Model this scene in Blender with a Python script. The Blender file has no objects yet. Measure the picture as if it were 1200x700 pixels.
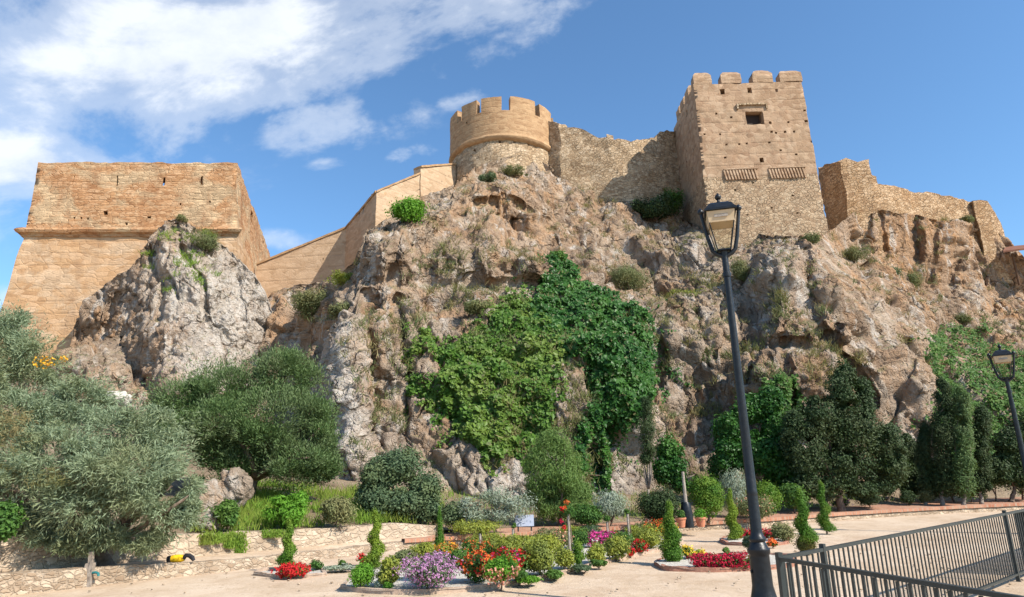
import bpy, bmesh, math, random
import numpy as np
from mathutils import Vector, Matrix
R = math.radians
rng = np.random.default_rng(7)
random.seed(7)
sc = bpy.context.scene
COL = sc.collection

# ------------------------------------------------------------------ camera
FPX, PITCH, ROLL, EYE = 780.0, R(14.7), R(1.7), 1.65
cp, sp, cr, sr = math.cos(PITCH), math.sin(PITCH), math.cos(ROLL), math.sin(ROLL)
C0 = np.array([0.0, 0.0, EYE])
FW = np.array([0.0, cp, sp])
_r0, _u0 = np.array([1.0, 0, 0]), np.array([0.0, -sp, cp])
RT = cr * _r0 - sr * _u0
UP = sr * _r0 + cr * _u0
cam_d = bpy.data.cameras.new("camera")
cam_d.sensor_width = 36.0
cam_d.lens = 36.0 * FPX / 1200.0
cam_d.clip_start, cam_d.clip_end = 0.1, 3000
cam = bpy.data.objects.new("camera", cam_d)
COL.objects.link(cam)
M = Matrix.Identity(4)
for i in range(3):
    M[i][0], M[i][1], M[i][2], M[i][3] = RT[i], UP[i], -FW[i], C0[i]
cam.matrix_world = M
sc.camera = cam

# ------------------------------------------------------------------ sun, sky
SUN_EL, SUN_AZ = R(41), R(125)          # azimuth from +Y clockwise (122 = right, behind the viewer)
sun_dir = Vector((math.sin(SUN_AZ) * math.cos(SUN_EL), math.cos(SUN_AZ) * math.cos(SUN_EL), math.sin(SUN_EL)))
sd = bpy.data.lights.new("sun", 'SUN')
sd.energy, sd.angle, sd.color = 5.0, R(0.5), (1.0, 0.93, 0.82)
sun = bpy.data.objects.new("sun", sd)
COL.objects.link(sun)
sun.rotation_euler = sun_dir.to_track_quat('Z', 'Y').to_euler()
sun.location = (20, -20, 60)
sc.view_settings.view_transform = 'Standard'
sc.view_settings.look = 'None'
sc.view_settings.exposure = 0.6
sc.view_settings.gamma = 1.0
sc.render.film_transparent = False
try:
    sc.cycles.max_bounces = 6
    sc.cycles.diffuse_bounces = 3
    sc.cycles.glossy_bounces = 2
    sc.cycles.transmission_bounces = 4
    sc.cycles.transparent_max_bounces = 6
    sc.cycles.use_denoising = True
except Exception:
    pass


def ray(px, py):
    px, py = np.asarray(px, float), np.asarray(py, float)
    d = FW + ((px - 600) / FPX)[..., None] * RT + ((350 - py) / FPX)[..., None] * UP
    return d


def at(px, py, Y):
    """world point seen at photo pixel (px, py) at distance Y"""
    d = ray(px, py)
    return C0 + d * (np.asarray(Y, float) / d[..., 1])[..., None]


def ground(px, py, z=0.0):
    d = ray(px, py)
    return C0 + d * ((z - EYE) / d[..., 2])[..., None]


# ------------------------------------------------------------------ node helper
class NT:
    def __init__(self, tree):
        self.t = tree
        self.t.nodes.clear()

    def n(self, typ, **kw):
        nd = self.t.nodes.new(typ)
        for k, v in kw.items():
            setattr(nd, k, v)
        return nd

    def put(self, sock, v):
        if v is None:
            return
        if isinstance(v, bpy.types.NodeSocket):
            self.t.links.new(v, sock)
        else:
            if isinstance(v, (tuple, list)) and len(v) == 3 and sock.type == 'RGBA':
                v = (*v, 1)
            sock.default_value = v

    def m(self, op, a, b=None, c=None, clamp=False):
        nd = self.n('ShaderNodeMath', operation=op, use_clamp=clamp)
        for i, v in enumerate((a, b, c)):
            self.put(nd.inputs[i], v)
        return nd.outputs[0]

    def vm(self, op, a, b=None):
        nd = self.n('ShaderNodeVectorMath', operation=op)
        self.put(nd.inputs[0], a)
        self.put(nd.inputs[1], b)
        return nd.outputs['Value'] if op in ('DOT_PRODUCT', 'LENGTH') else nd.outputs[0]

    def noise(self, vec, scale, detail=4, rough=0.55, dist=0.0, color=False):
        nd = self.n('ShaderNodeTexNoise')
        self.put(nd.inputs['Vector'], vec)
        nd.inputs['Scale'].default_value = scale
        nd.inputs['Detail'].default_value = detail
        nd.inputs['Roughness'].default_value = rough
        nd.inputs['Distortion'].default_value = dist
        return nd.outputs['Color' if color else 'Fac']

    def voro(self, vec, scale, feature='F1', out='Distance', rand=1.0):
        nd = self.n('ShaderNodeTexVoronoi', feature=feature)
        self.put(nd.inputs['Vector'], vec)
        nd.inputs['Scale'].default_value = scale
        nd.inputs['Randomness'].default_value = rand
        return nd.outputs[out]

    def ramp(self, f, stops, interp='LINEAR'):
        nd = self.n('ShaderNodeValToRGB')
        cr_ = nd.color_ramp
        cr_.interpolation = interp
        while len(cr_.elements) < len(stops):
            cr_.elements.new(0.5)
        for e, (p, c) in zip(cr_.elements, stops):
            e.position = p
            e.color = (c, c, c, 1) if isinstance(c, (int, float)) else (*c, 1)
        self.put(nd.inputs[0], f)
        return nd.outputs[0]

    def mix(self, f, a, b, blend='MIX'):
        nd = self.n('ShaderNodeMix', data_type='RGBA', blend_type=blend)
        self.put(nd.inputs[0], f)
        self.put(nd.inputs[6], a)
        self.put(nd.inputs[7], b)
        return nd.outputs[2]

    def sep(self, v):
        nd = self.n('ShaderNodeSeparateXYZ')
        self.put(nd.inputs[0], v)
        return nd.outputs

    def comb(self, x, y, z):
        nd = self.n('ShaderNodeCombineXYZ')
        for i, v in enumerate((x, y, z)):
            self.put(nd.inputs[i], v)
        return nd.outputs[0]

    def bump(self, h, strength=0.5, dist=0.1, normal=None):
        nd = self.n('ShaderNodeBump')
        self.put(nd.inputs['Height'], h)
        nd.inputs['Strength'].default_value = strength
        nd.inputs['Distance'].default_value = dist
        self.put(nd.inputs['Normal'], normal)
        return nd.outputs[0]

    def pos(self):
        return self.n('ShaderNodeNewGeometry').outputs['Position']

    def out(self, color, rough=0.9, normal=None, spec=0.2, metal=0.0):
        b = self.n('ShaderNodeBsdfPrincipled')
        self.put(b.inputs['Base Color'], color)
        self.put(b.inputs['Roughness'], rough)
        self.put(b.inputs['Specular IOR Level'], spec)
        self.put(b.inputs['Metallic'], metal)
        self.put(b.inputs['Normal'], normal)
        o = self.n('ShaderNodeOutputMaterial')
        self.t.links.new(b.outputs[0], o.inputs[0])
        return b


def newmat(name):
    m = bpy.data.materials.new(name)
    m.use_nodes = True
    return m, NT(m.node_tree)


# ------------------------------------------------------------------ world: sky with clouds at infinity
world = bpy.data.worlds.new("World")
sc.world = world
world.use_nodes = True
w = NT(world.node_tree)
sky = w.n('ShaderNodeTexSky')
sky.sky_type = 'NISHITA'
sky.sun_disc = False
sky.sun_elevation = SUN_EL
sky.sun_rotation = SUN_AZ
sky.air_density, sky.dust_density, sky.ozone_density, sky.altitude = 1.0, 0.6, 2.2, 100
dirv = w.n('ShaderNodeTexCoord').outputs['Generated']
dirn = w.vm('NORMALIZE', dirv)


def cloud_axes(px, py, ang):
    d = ray(px, py)
    d = d / np.linalg.norm(d)
    e1 = math.cos(ang) * RT + math.sin(ang) * UP
    e1 = e1 - d * (e1 @ d)
    e1 /= np.linalg.norm(e1)
    e2 = np.cross(d, e1)
    return d, e1, e2


def cloud_blob(px, py, rx, ry, ang, amp):
    d, e1, e2 = cloud_axes(px, py, R(ang))
    a = w.m('DIVIDE', w.vm('DOT_PRODUCT', dirn, tuple(e1)), rx / FPX)
    b = w.m('DIVIDE', w.vm('DOT_PRODUCT', dirn, tuple(e2)), ry / FPX)
    r2 = w.m('ADD', w.m('MULTIPLY', a, a), w.m('MULTIPLY', b, b))
    g = w.m('POWER', 2.718, w.m('MULTIPLY', r2, -0.7))
    front = w.m('GREATER_THAN', w.vm('DOT_PRODUCT', dirn, tuple(d)), 0.2)
    return w.m('MULTIPLY', w.m('MULTIPLY', g, amp), front)


mask = None
for args in [(240, 62, 300, 58, 6, 1.0), (90, 60, 190, 55, 0, 0.75), (560, 60, 110, 30, 12, 0.62), (400, 142, 95, 30, 10, 0.72),
             (15, 190, 95, 48, -8, 1.0), (330, 15, 240, 34, 3, 0.7), (480, 182, 40, 13, 8, 0.45), (325, 283, 40, 18, 0, 0.5),
             (545, 115, 60, 14, 15, 0.4), (385, 192, 30, 10, 5, 0.42), (0, 345, 50, 22, 0, 0.8), (700, 20, 60, 10, 0, 0.2),
             (-250, 150, 260, 120, 0, 0.9), (1750, 200, 300, 60, 0, 0.7)]:
    g = cloud_blob(*args)
    mask = g if mask is None else w.m('MAXIMUM', mask, g)
_, e1, e2 = cloud_axes(300, 100, R(12))
cu = w.m('MULTIPLY', w.vm('DOT_PRODUCT', dirn, tuple(e1)), 0.62)
cv = w.vm('DOT_PRODUCT', dirn, tuple(e2))
cz = w.vm('DOT_PRODUCT', dirn, tuple(np.cross(e1, e2)))
cvec = w.comb(cu, cv, cz)
n1 = w.noise(cvec, 5.5, 9, 0.6, 0.4)
n2 = w.noise(cvec, 14.0, 6, 0.6, 0.2)
dens = w.m('ADD', mask, w.m('MULTIPLY', w.m('SUBTRACT', n1, 0.52), 2.3))
dens = w.m('ADD', dens, w.m('MULTIPLY', w.m('SUBTRACT', n2, 0.5), 0.8))
dens = w.ramp(dens, [(0.28, 0.0), (0.62, 0.40), (1.05, 0.90)], 'EASE')
dens = w.m('MULTIPLY', dens, w.ramp(w.vm('DOT_PRODUCT', dirn, tuple(RT)), [(0.07, 1.0), (0.17, 0.0)]))
dens = w.m('MULTIPLY', dens, w.ramp(mask, [(0.12, 0.0), (0.34, 1.0)]))
skyc = w.mix(1.0, sky.outputs[0], (0.95, 1.27, 1.44), 'MULTIPLY')
ccol = w.ramp(n2, [(0.3, (5.4, 5.9, 6.7)), (0.6, (7.0, 7.3, 7.7))])
fin = w.mix(dens, skyc, ccol)
bg = w.n('ShaderNodeBackground')
w.put(bg.inputs[0], fin)
bg.inputs[1].default_value = 0.10
wo = w.n('ShaderNodeOutputWorld')
world.node_tree.links.new(bg.outputs[0], wo.inputs[0])


# ------------------------------------------------------------------ numpy noise
def _h(ix, iy, iz, s):
    n = (ix.astype(np.int64) * 374761393 + iy.astype(np.int64) * 668265263 + iz.astype(np.int64) * 2147483647 + s * 974711) & 0xFFFFFFFF
    n = ((n ^ (n >> 13)) * 1274126177) & 0xFFFFFFFF
    n = ((n ^ (n >> 16)) * 2246822519) & 0xFFFFFFFF
    return ((n ^ (n >> 15)) & 0xFFFFFF) / float(0x1000000)


def vnoise(P, seed=0):
    """value noise, -1..1"""
    i = np.floor(P).astype(np.int64)
    f = P - i
    f = f * f * f * (f * (f * 6 - 15) + 10)
    r = 0
    for dx in (0, 1):
        wx = f[:, 0] if dx else 1 - f[:, 0]
        for dy in (0, 1):
            wy = f[:, 1] if dy else 1 - f[:, 1]
            for dz in (0, 1):
                wz = f[:, 2] if dz else 1 - f[:, 2]
                r = r + wx * wy * wz * _h(i[:, 0] + dx, i[:, 1] + dy, i[:, 2] + dz, seed)
    return r * 2 - 1


def fbm(P, seed=0, octv=4, gain=0.5):
    a, s, t = 1.0, 0.0, 0.0
    for o in range(octv):
        s = s + a * vnoise(P * 2.03 ** o + 11.3 * o, seed + o)
        t += a
        a *= gain
    return s / t


def worley(P, seed=0, facet=False):
    """F1, F2, id hash (and offset from the cell's seed point)"""
    i = np.floor(P).astype(np.int64)
    F1 = np.full(len(P), 9.0)
    F2 = F1.copy()
    ID = np.zeros(len(P))
    OFF = np.zeros((len(P), 3))
    for dx in (-1, 0, 1):
        for dy in (-1, 0, 1):
            for dz in (-1, 0, 1):
                c = i + np.array([dx, dy, dz])
                q = np.stack([_h(c[:, 0], c[:, 1], c[:, 2], seed + k) for k in (1, 2, 3)], 1)
                df = c + q - P
                d = np.linalg.norm(df, axis=1)
                h = _h(c[:, 0], c[:, 1], c[:, 2], seed + 9)
                near = d < F1
                F2 = np.where(near, F1, np.minimum(F2, d))
                ID = np.where(near, h, ID)
                F1 = np.where(near, d, F1)
                if facet:
                    OFF = np.where(near[:, None], -df, OFF)
    return (F1, F2, ID, OFF) if facet else (F1, F2, ID)


def vec_noise(P, scale, amp, seed=0, octv=3):
    return np.stack([fbm(P * scale + 17.1 * k, seed + 31 * k, octv) for k in range(3)], 1) * amp


# ------------------------------------------------------------------ mesh builder
def tag(o, label=None, cat=None, group=None, kind=None):
    for k, v in (('label', label), ('category', cat), ('group', group), ('kind', kind)):
        if v:
            o[k] = v
    return o


def mesh_from(name, V, F, mat, parent=None, smooth=False, sharp=None, attrs=None):
    """V (n,3); F (m,k) array or list of arrays with different k"""
    V = np.asarray(V, np.float32)
    Fs = [np.asarray(f, np.int32) for f in (F if isinstance(F, list) else [F]) if len(f)]
    me = bpy.data.meshes.new(name)
    me.vertices.add(len(V))
    me.vertices.foreach_set('co', V.ravel())
    loops = np.concatenate([f.ravel() for f in Fs])
    tot = np.concatenate([np.full(len(f), f.shape[1], np.int32) for f in Fs])
    st = np.concatenate([[0], np.cumsum(tot)[:-1]]).astype(np.int32)
    me.loops.add(len(loops))
    me.loops.foreach_set('vertex_index', loops)
    me.polygons.add(len(tot))
    me.polygons.foreach_set('loop_start', st)
    me.polygons.foreach_set('use_smooth', np.full(len(tot), bool(smooth)))
    me.update(calc_edges=True)
    me.validate()
    if smooth and sharp:
        me.set_sharp_from_angle(angle=R(sharp))
    for k, a in (attrs or {}).items():
        at_ = me.attributes.new(k, 'FLOAT', 'POINT')
        at_.data.foreach_set('value', np.asarray(a, np.float32))
    if mat:
        me.materials.append(mat)
    o = bpy.data.objects.new(name, me)
    COL.objects.link(o)
    if parent:
        o.parent = parent
        o.matrix_parent_inverse = parent.matrix_world.inverted() if False else Matrix.Translation(-Vector(parent.location))
    return o


def empty(name, loc=(0, 0, 0)):
    o = bpy.data.objects.new(name, None)
    COL.objects.link(o)
    o.location = [float(x) for x in loc]
    o.empty_display_size = 0.3
    return o


class MB:
    """collects quad grids / polys, then builds ONE mesh"""

    def __init__(self):
        self.V, self.Q, self.T, self.n = [], [], [], 0

    def add(self, V, Q=None, T=None):
        V = np.asarray(V, float).reshape(-1, 3)
        if Q is not None and len(Q):
            self.Q.append(np.asarray(Q, int) + self.n)
        if T is not None and len(T):
            self.T.append(np.asarray(T, int) + self.n)
        self.V.append(V)
        self.n += len(V)

    def grid(self, P, skip=None):
        """P (nu, nv, 3)"""
        nu, nv = P.shape[:2]
        idx = np.arange(nu * nv).reshape(nu, nv)
        q = np.stack([idx[:-1, :-1], idx[1:, :-1], idx[1:, 1:], idx[:-1, 1:]], -1)
        if skip is not None:
            q = q[~skip]
        self.add(P.reshape(-1, 3), q.reshape(-1, 4))

    def patch(self, a, b, c, d, res=0.4, mn=1):
        """bilinear quad a b c d (a-b bottom, d-c top), subdivided to ~res"""
        a, b, c, d = (np.asarray(x, float) for x in (a, b, c, d))
        nu = max(mn, int(round(max(np.linalg.norm(b - a), np.linalg.norm(c - d)) / res)))
        nv = max(mn, int(round(max(np.linalg.norm(d - a), np.linalg.norm(c - b)) / res)))
        self.surf(lambda u, v: (a * (1 - u) * (1 - v) + b * u * (1 - v) + c * u * v + d * (1 - u) * v),
                  np.linspace(0, 1, nu + 1), np.linspace(0, 1, nv + 1))

    def surf(self, f, us, vs, holes=(), inner=None):
        """f(u,v) arrays (...,1) -> (...,3).  holes: (u0,u1,v0,v1,depthvec or None).  inner: second surface for through holes"""
        us, vs = list(us), list(vs)
        holes = [tuple(round(min(max(x, 0.0), 1.0), 5) for x in h[:4]) + (h[4],) for h in holes]
        holes = [h for h in holes if h[1] - h[0] > 1e-4 and h[3] - h[2] > 1e-4]
        for h in holes:
            us += [h[0], h[1]]
            vs += [h[2], h[3]]
        us = np.unique(np.round(us, 6))
        vs = np.unique(np.round(vs, 6))
        U, Vv = np.meshgrid(us, vs, indexing='ij')
        cu_ = (us[:-1] + us[1:]) / 2
        cv_ = (vs[:-1] + vs[1:]) / 2
        skip = np.zeros((len(us) - 1, len(vs) - 1), bool)
        for h in holes:
            skip |= ((cu_ > h[0]) & (cu_ < h[1]))[:, None] & ((cv_ > h[2]) & (cv_ < h[3]))[None, :]
        self.grid(f(U[..., None], Vv[..., None]), skip)
        if inner:
            self.grid(inner(U[..., None], Vv[..., None]), skip)
        for h in holes:
            uu = us[(us >= h[0] - 2e-6) & (us <= h[1] + 2e-6)]
            vv = vs[(vs >= h[2] - 2e-6) & (vs <= h[3] + 2e-6)]
            loop = [(x, vv[0]) for x in uu] + [(uu[-1], y) for y in vv[1:]] + [(x, vv[-1]) for x in uu[::-1][1:]] + [(uu[0], y) for y in vv[::-1][1:]]
            L = np.array(loop)
            p0 = f(L[:, :1], L[:, 1:])
            if inner:
                p1 = inner(L[:, :1], L[:, 1:])
            else:
                p1 = p0 + np.asarray(h[4], float)
            self.grid(np.stack([p0, p1], 1))
            if not inner:
                A, B = np.meshgrid(uu, vv, indexing='ij')
                self.grid(f(A[..., None], B[..., None]) + np.asarray(h[4], float))

    def box(self, lo, hi, res=9.0, cham=0.0):
        x0, y0, z0 = lo
        x1, y1, z1 = hi
        p = lambda i, j, k: np.array([(x0, x1)[i], (y0, y1)[j], (z0, z1)[k]], float)
        for q in [((0, 0, 0), (1, 0, 0), (1, 0, 1), (0, 0, 1)), ((1, 0, 0), (1, 1, 0), (1, 1, 1), (1, 0, 1)),
                  ((1, 1, 0), (0, 1, 0), (0, 1, 1), (1, 1, 1)), ((0, 1, 0), (0, 0, 0), (0, 0, 1), (0, 1, 1)),
                  ((0, 0, 1), (1, 0, 1), (1, 1, 1), (0, 1, 1)), ((0, 1, 0), (1, 1, 0), (1, 0, 0), (0, 0, 0))]:
            self.patch(*[p(*t) for t in q], res=res)

    def hexa(self, b, t, res=9.0):
        """b: 4 bottom corners (ccw), t: 4 top corners"""
        b = [np.asarray(x, float) for x in b]
        t = [np.asarray(x, float) for x in t]
        for i in range(4):
            j = (i + 1) % 4
            self.patch(b[i], b[j], t[j], t[i], res)
        self.patch(t[0], t[1], t[2], t[3], res)
        self.patch(b[3], b[2], b[1], b[0], res)

    def lathe(self, prof, seg=20, center=(0, 0, 0), axis=None, ph=0.0):
        prof = np.asarray(prof, float)
        th = np.linspace(0, 2 * np.pi, seg + 1) + ph
        P = np.stack([np.cos(th)[:, None] * prof[None, :, 0], np.sin(th)[:, None] * prof[None, :, 0],
                      np.repeat(prof[None, :, 1], seg + 1, 0)], -1)
        if axis is not None:
            z = np.asarray(axis, float)
            z = z / np.linalg.norm(z)
            x = np.cross(z, (0, 0, 1.0) if abs(z[2]) < 0.9 else (1.0, 0, 0))
            x /= np.linalg.norm(x)
            y = np.cross(z, x)
            P = P[..., :1] * x + P[..., 1:2] * y + P[..., 2:] * z
        self.grid(P + np.asarray(center, float))

    def tube(self, pts, rad, seg=8, caps=True):
        pts = np.asarray(pts, float)
        rad = np.broadcast_to(np.asarray(rad, float), (len(pts),))
        t = np.gradient(pts, axis=0)
        t /= np.linalg.norm(t, axis=1)[:, None] + 1e-9
        ref = np.array([0, 0, 1.0]) if abs(t[0, 2]) < 0.85 else np.array([1.0, 0, 0])
        x = np.cross(t, ref)
        x /= np.linalg.norm(x, axis=1)[:, None] + 1e-9
        y = np.cross(t, x)
        th = np.linspace(0, 2 * np.pi, seg + 1)
        ring = np.cos(th)[:, None, None] * x[None] + np.sin(th)[:, None, None] * y[None]
        P = pts[None] + ring * rad[None, :, None]
        self.grid(P)
        if caps:
            for k in (0, -1):
                self.grid(np.stack([P[:, k], np.repeat(pts[k][None], seg + 1, 0)], 1))

    def arrays(self, weld=True):
        V = np.concatenate(self.V)
        Q = np.concatenate(self.Q) if self.Q else np.zeros((0, 4), int)
        T = np.concatenate(self.T) if self.T else np.zeros((0, 3), int)
        if weld:
            _, first, inv = np.unique(np.round(V, 4), axis=0, return_index=True, return_inverse=True)
            inv = inv.ravel()
            V = V[first]
            Q, T = inv[Q], inv[T]
            if len(Q):
                dup = (Q[:, 0] == Q[:, 1]) | (Q[:, 1] == Q[:, 2]) | (Q[:, 2] == Q[:, 3]) | (Q[:, 3] == Q[:, 0])
                D = Q[dup]
                Q = Q[~dup]
                tri = []
                for q in D:
                    u = list(dict.fromkeys(q.tolist()))
                    if len(u) == 3:
                        tri.append(u)
                if tri:
                    T = np.concatenate([T, np.array(tri, int)])
        return V, Q, T

    def build(self, name, mat, parent=None, smooth=True, sharp=32, disp=None, weld=True):
        V, Q, T = self.arrays(weld)
        for d in (disp or ()):
            V = V + vec_noise(V, *d)
        o = mesh_from(name, V, [Q, T], mat, parent, smooth, sharp)
        bm = bmesh.new()
        bm.from_mesh(o.data)
        bmesh.ops.recalc_face_normals(bm, faces=bm.faces)
        bm.to_mesh(o.data)
        bm.free()
        if smooth and sharp:
            o.data.set_sharp_from_angle(angle=R(sharp))
        return o
# ------------------------------------------------------------------ rock material
def rock_material():
    m, t = newmat("rock")
    P = t.pos()
    att = lambda k: t.n('ShaderNodeAttribute', attribute_name=k).outputs['Fac']
    big = t.noise(P, 0.28, 5, 0.6, 0.6)
    med = t.noise(P, 1.1, 8, 0.65, 0.4)
    fine = t.noise(P, 5.0, 8, 0.7)
    Ps = t.vm('MULTIPLY', P, (1.0, 1.0, 0.28))
    streak = t.noise(Ps, 0.7, 6, 0.6, 0.8)
    f = t.m('ADD', t.m('MULTIPLY', big, 0.55), t.m('MULTIPLY', med, 0.45))
    base = t.ramp(f, [(0.34, (0.165, 0.112, 0.077)), (0.45, (0.275, 0.20, 0.143)), (0.54, (0.385, 0.298, 0.222)), (0.66, (0.50, 0.415, 0.33))])
    och = t.m('ADD', t.m('MULTIPLY', t.ramp(streak, [(0.47, 0.0), (0.62, 1.0)]), 0.6), t.m('MULTIPLY', att('ochre'), 0.8), clamp=True)
    och = t.m('MULTIPLY', och, t.ramp(med, [(0.32, 0.35), (0.6, 1.0)]))
    ocol = t.ramp(fine, [(0.3, (0.33, 0.165, 0.075)), (0.7, (0.50, 0.29, 0.145))])
    c = t.mix(och, base, ocol)
    pal = t.m('MULTIPLY', t.m('ADD', t.ramp(t.noise(Ps, 1.25, 7, 0.65, 0.5), [(0.54, 0.0), (0.62, 0.75)]), t.m('MULTIPLY', att('pale'), 1.25), clamp=True),
              t.ramp(t.noise(P, 2.1, 6, 0.7, 0.6), [(0.36, 0.3), (0.5, 1.0)]))
    c = t.mix(pal, c, t.ramp(fine, [(0.3, (0.45, 0.385, 0.325)), (0.7, (0.62, 0.565, 0.50))]))
    gre = t.m('MULTIPLY', t.ramp(t.noise(P, 0.9, 8, 0.7, 1.0), [(0.56, 0.0), (0.68, 0.5)]), t.ramp(fine, [(0.35, 0.4), (0.6, 1.0)]))
    c = t.mix(gre, c, (0.215, 0.185, 0.16))
    Pc = t.vm('ADD', t.vm('MULTIPLY', P, (1, 1, .7)), t.vm('MULTIPLY', t.noise(P, 0.9, 4, 0.6, color=True), (1.1, 1.1, 1.1)))
    fis = t.m('MULTIPLY', t.ramp(t.voro(Pc, 0.42, 'DISTANCE_TO_EDGE'), [(0.0, 1.0), (0.035, 0.0)]), t.ramp(t.noise(P, 0.5, 3), [(0.42, 0.0), (0.55, 1.0)]))
    c = t.mix(t.m('MULTIPLY', fis, 0.7), c, (0.10, 0.065, 0.04))
    lich = t.m('MULTIPLY', t.ramp(t.voro(P, 3.5), [(0.08, 1.0), (0.2, 0.0)]), t.ramp(t.noise(P, 0.5, 3), [(0.55, 0.0), (0.65, 0.5)]))
    c = t.mix(lich, c, (0.17, 0.14, 0.105))
    # short growth on the ledges (grows where the rock is flat enough to hold soil)
    N = t.n('ShaderNodeNewGeometry').outputs['Normal']
    up = t.sep(N)[2]
    g = t.m('MULTIPLY', t.ramp(up, [(0.55, 0.0), (0.8, 1.0)]), t.ramp(t.noise(P, 1.0, 6, 0.7), [(0.46, 0.0), (0.6, 0.8)]))
    c = t.mix(g, c, t.ramp(fine, [(0.3, (0.12, 0.12, 0.045)), (0.7, (0.25, 0.21, 0.10))]))
    pits = t.voro(P, 2.6, 'DISTANCE_TO_EDGE')
    h = t.m('ADD', t.m('MULTIPLY', med, 1.3), t.m('MULTIPLY', fine, 0.55))
    h = t.m('ADD', h, t.m('MULTIPLY', t.noise(P, 18, 6, 0.7), 0.2))
    h = t.m('SUBTRACT', h, t.m('MULTIPLY', t.ramp(pits, [(0.0, 1.0), (0.07, 0.0)]), 0.12))
    h = t.m('SUBTRACT', h, t.m('MULTIPLY', t.ramp(t.noise(P, 3.2, 3, 0.5), [(0.30, 1.0), (0.42, 0.0)]), 0.5))
    h = t.m('SUBTRACT', h, t.m('MULTIPLY', fis, 0.6))
    t.out(c, 0.95, t.bump(h, 0.95, 0.34), 0.12)
    return m


M_ROCK = rock_material()


def rbf(pts):
    pts = np.array(pts, float)
    X = pts[:, :2] / 100
    K = np.linalg.norm(X[:, None] - X[None], axis=2)
    n = len(X)
    A = np.zeros((n + 3, n + 3))
    A[:n, :n] = K - np.eye(n) * 0.02
    A[:n, n:] = np.c_[np.ones(n), X]
    A[n:, :n] = A[:n, n:].T
    sol = np.linalg.solve(A, np.r_[pts[:, 2], 0, 0, 0])

    def f(U, V):
        Q = np.stack([np.asarray(U, float).ravel(), np.asarray(V, float).ravel()], 1) / 100
        out = np.zeros(len(Q))
        for s in range(0, len(Q), 20000):
            q = Q[s:s + 20000]
            k = np.linalg.norm(q[:, None] - X[None], axis=2)
            out[s:s + 20000] = k @ sol[:n] + sol[n] + q @ sol[n + 1:]
        return out.reshape(np.shape(U))
    return f


def seg_dist(U, V, line):
    best = np.full(U.shape, 1e9)
    for (x0, y0), (x1, y1) in zip(line[:-1], line[1:]):
        dx, dy = x1 - x0, y1 - y0
        tt = np.clip(((U - x0) * dx + (V - y0) * dy) / (dx * dx + dy * dy), 0, 1)
        best = np.minimum(best, np.hypot(U - x0 - tt * dx, V - y0 - tt * dy))
    return best


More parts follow.
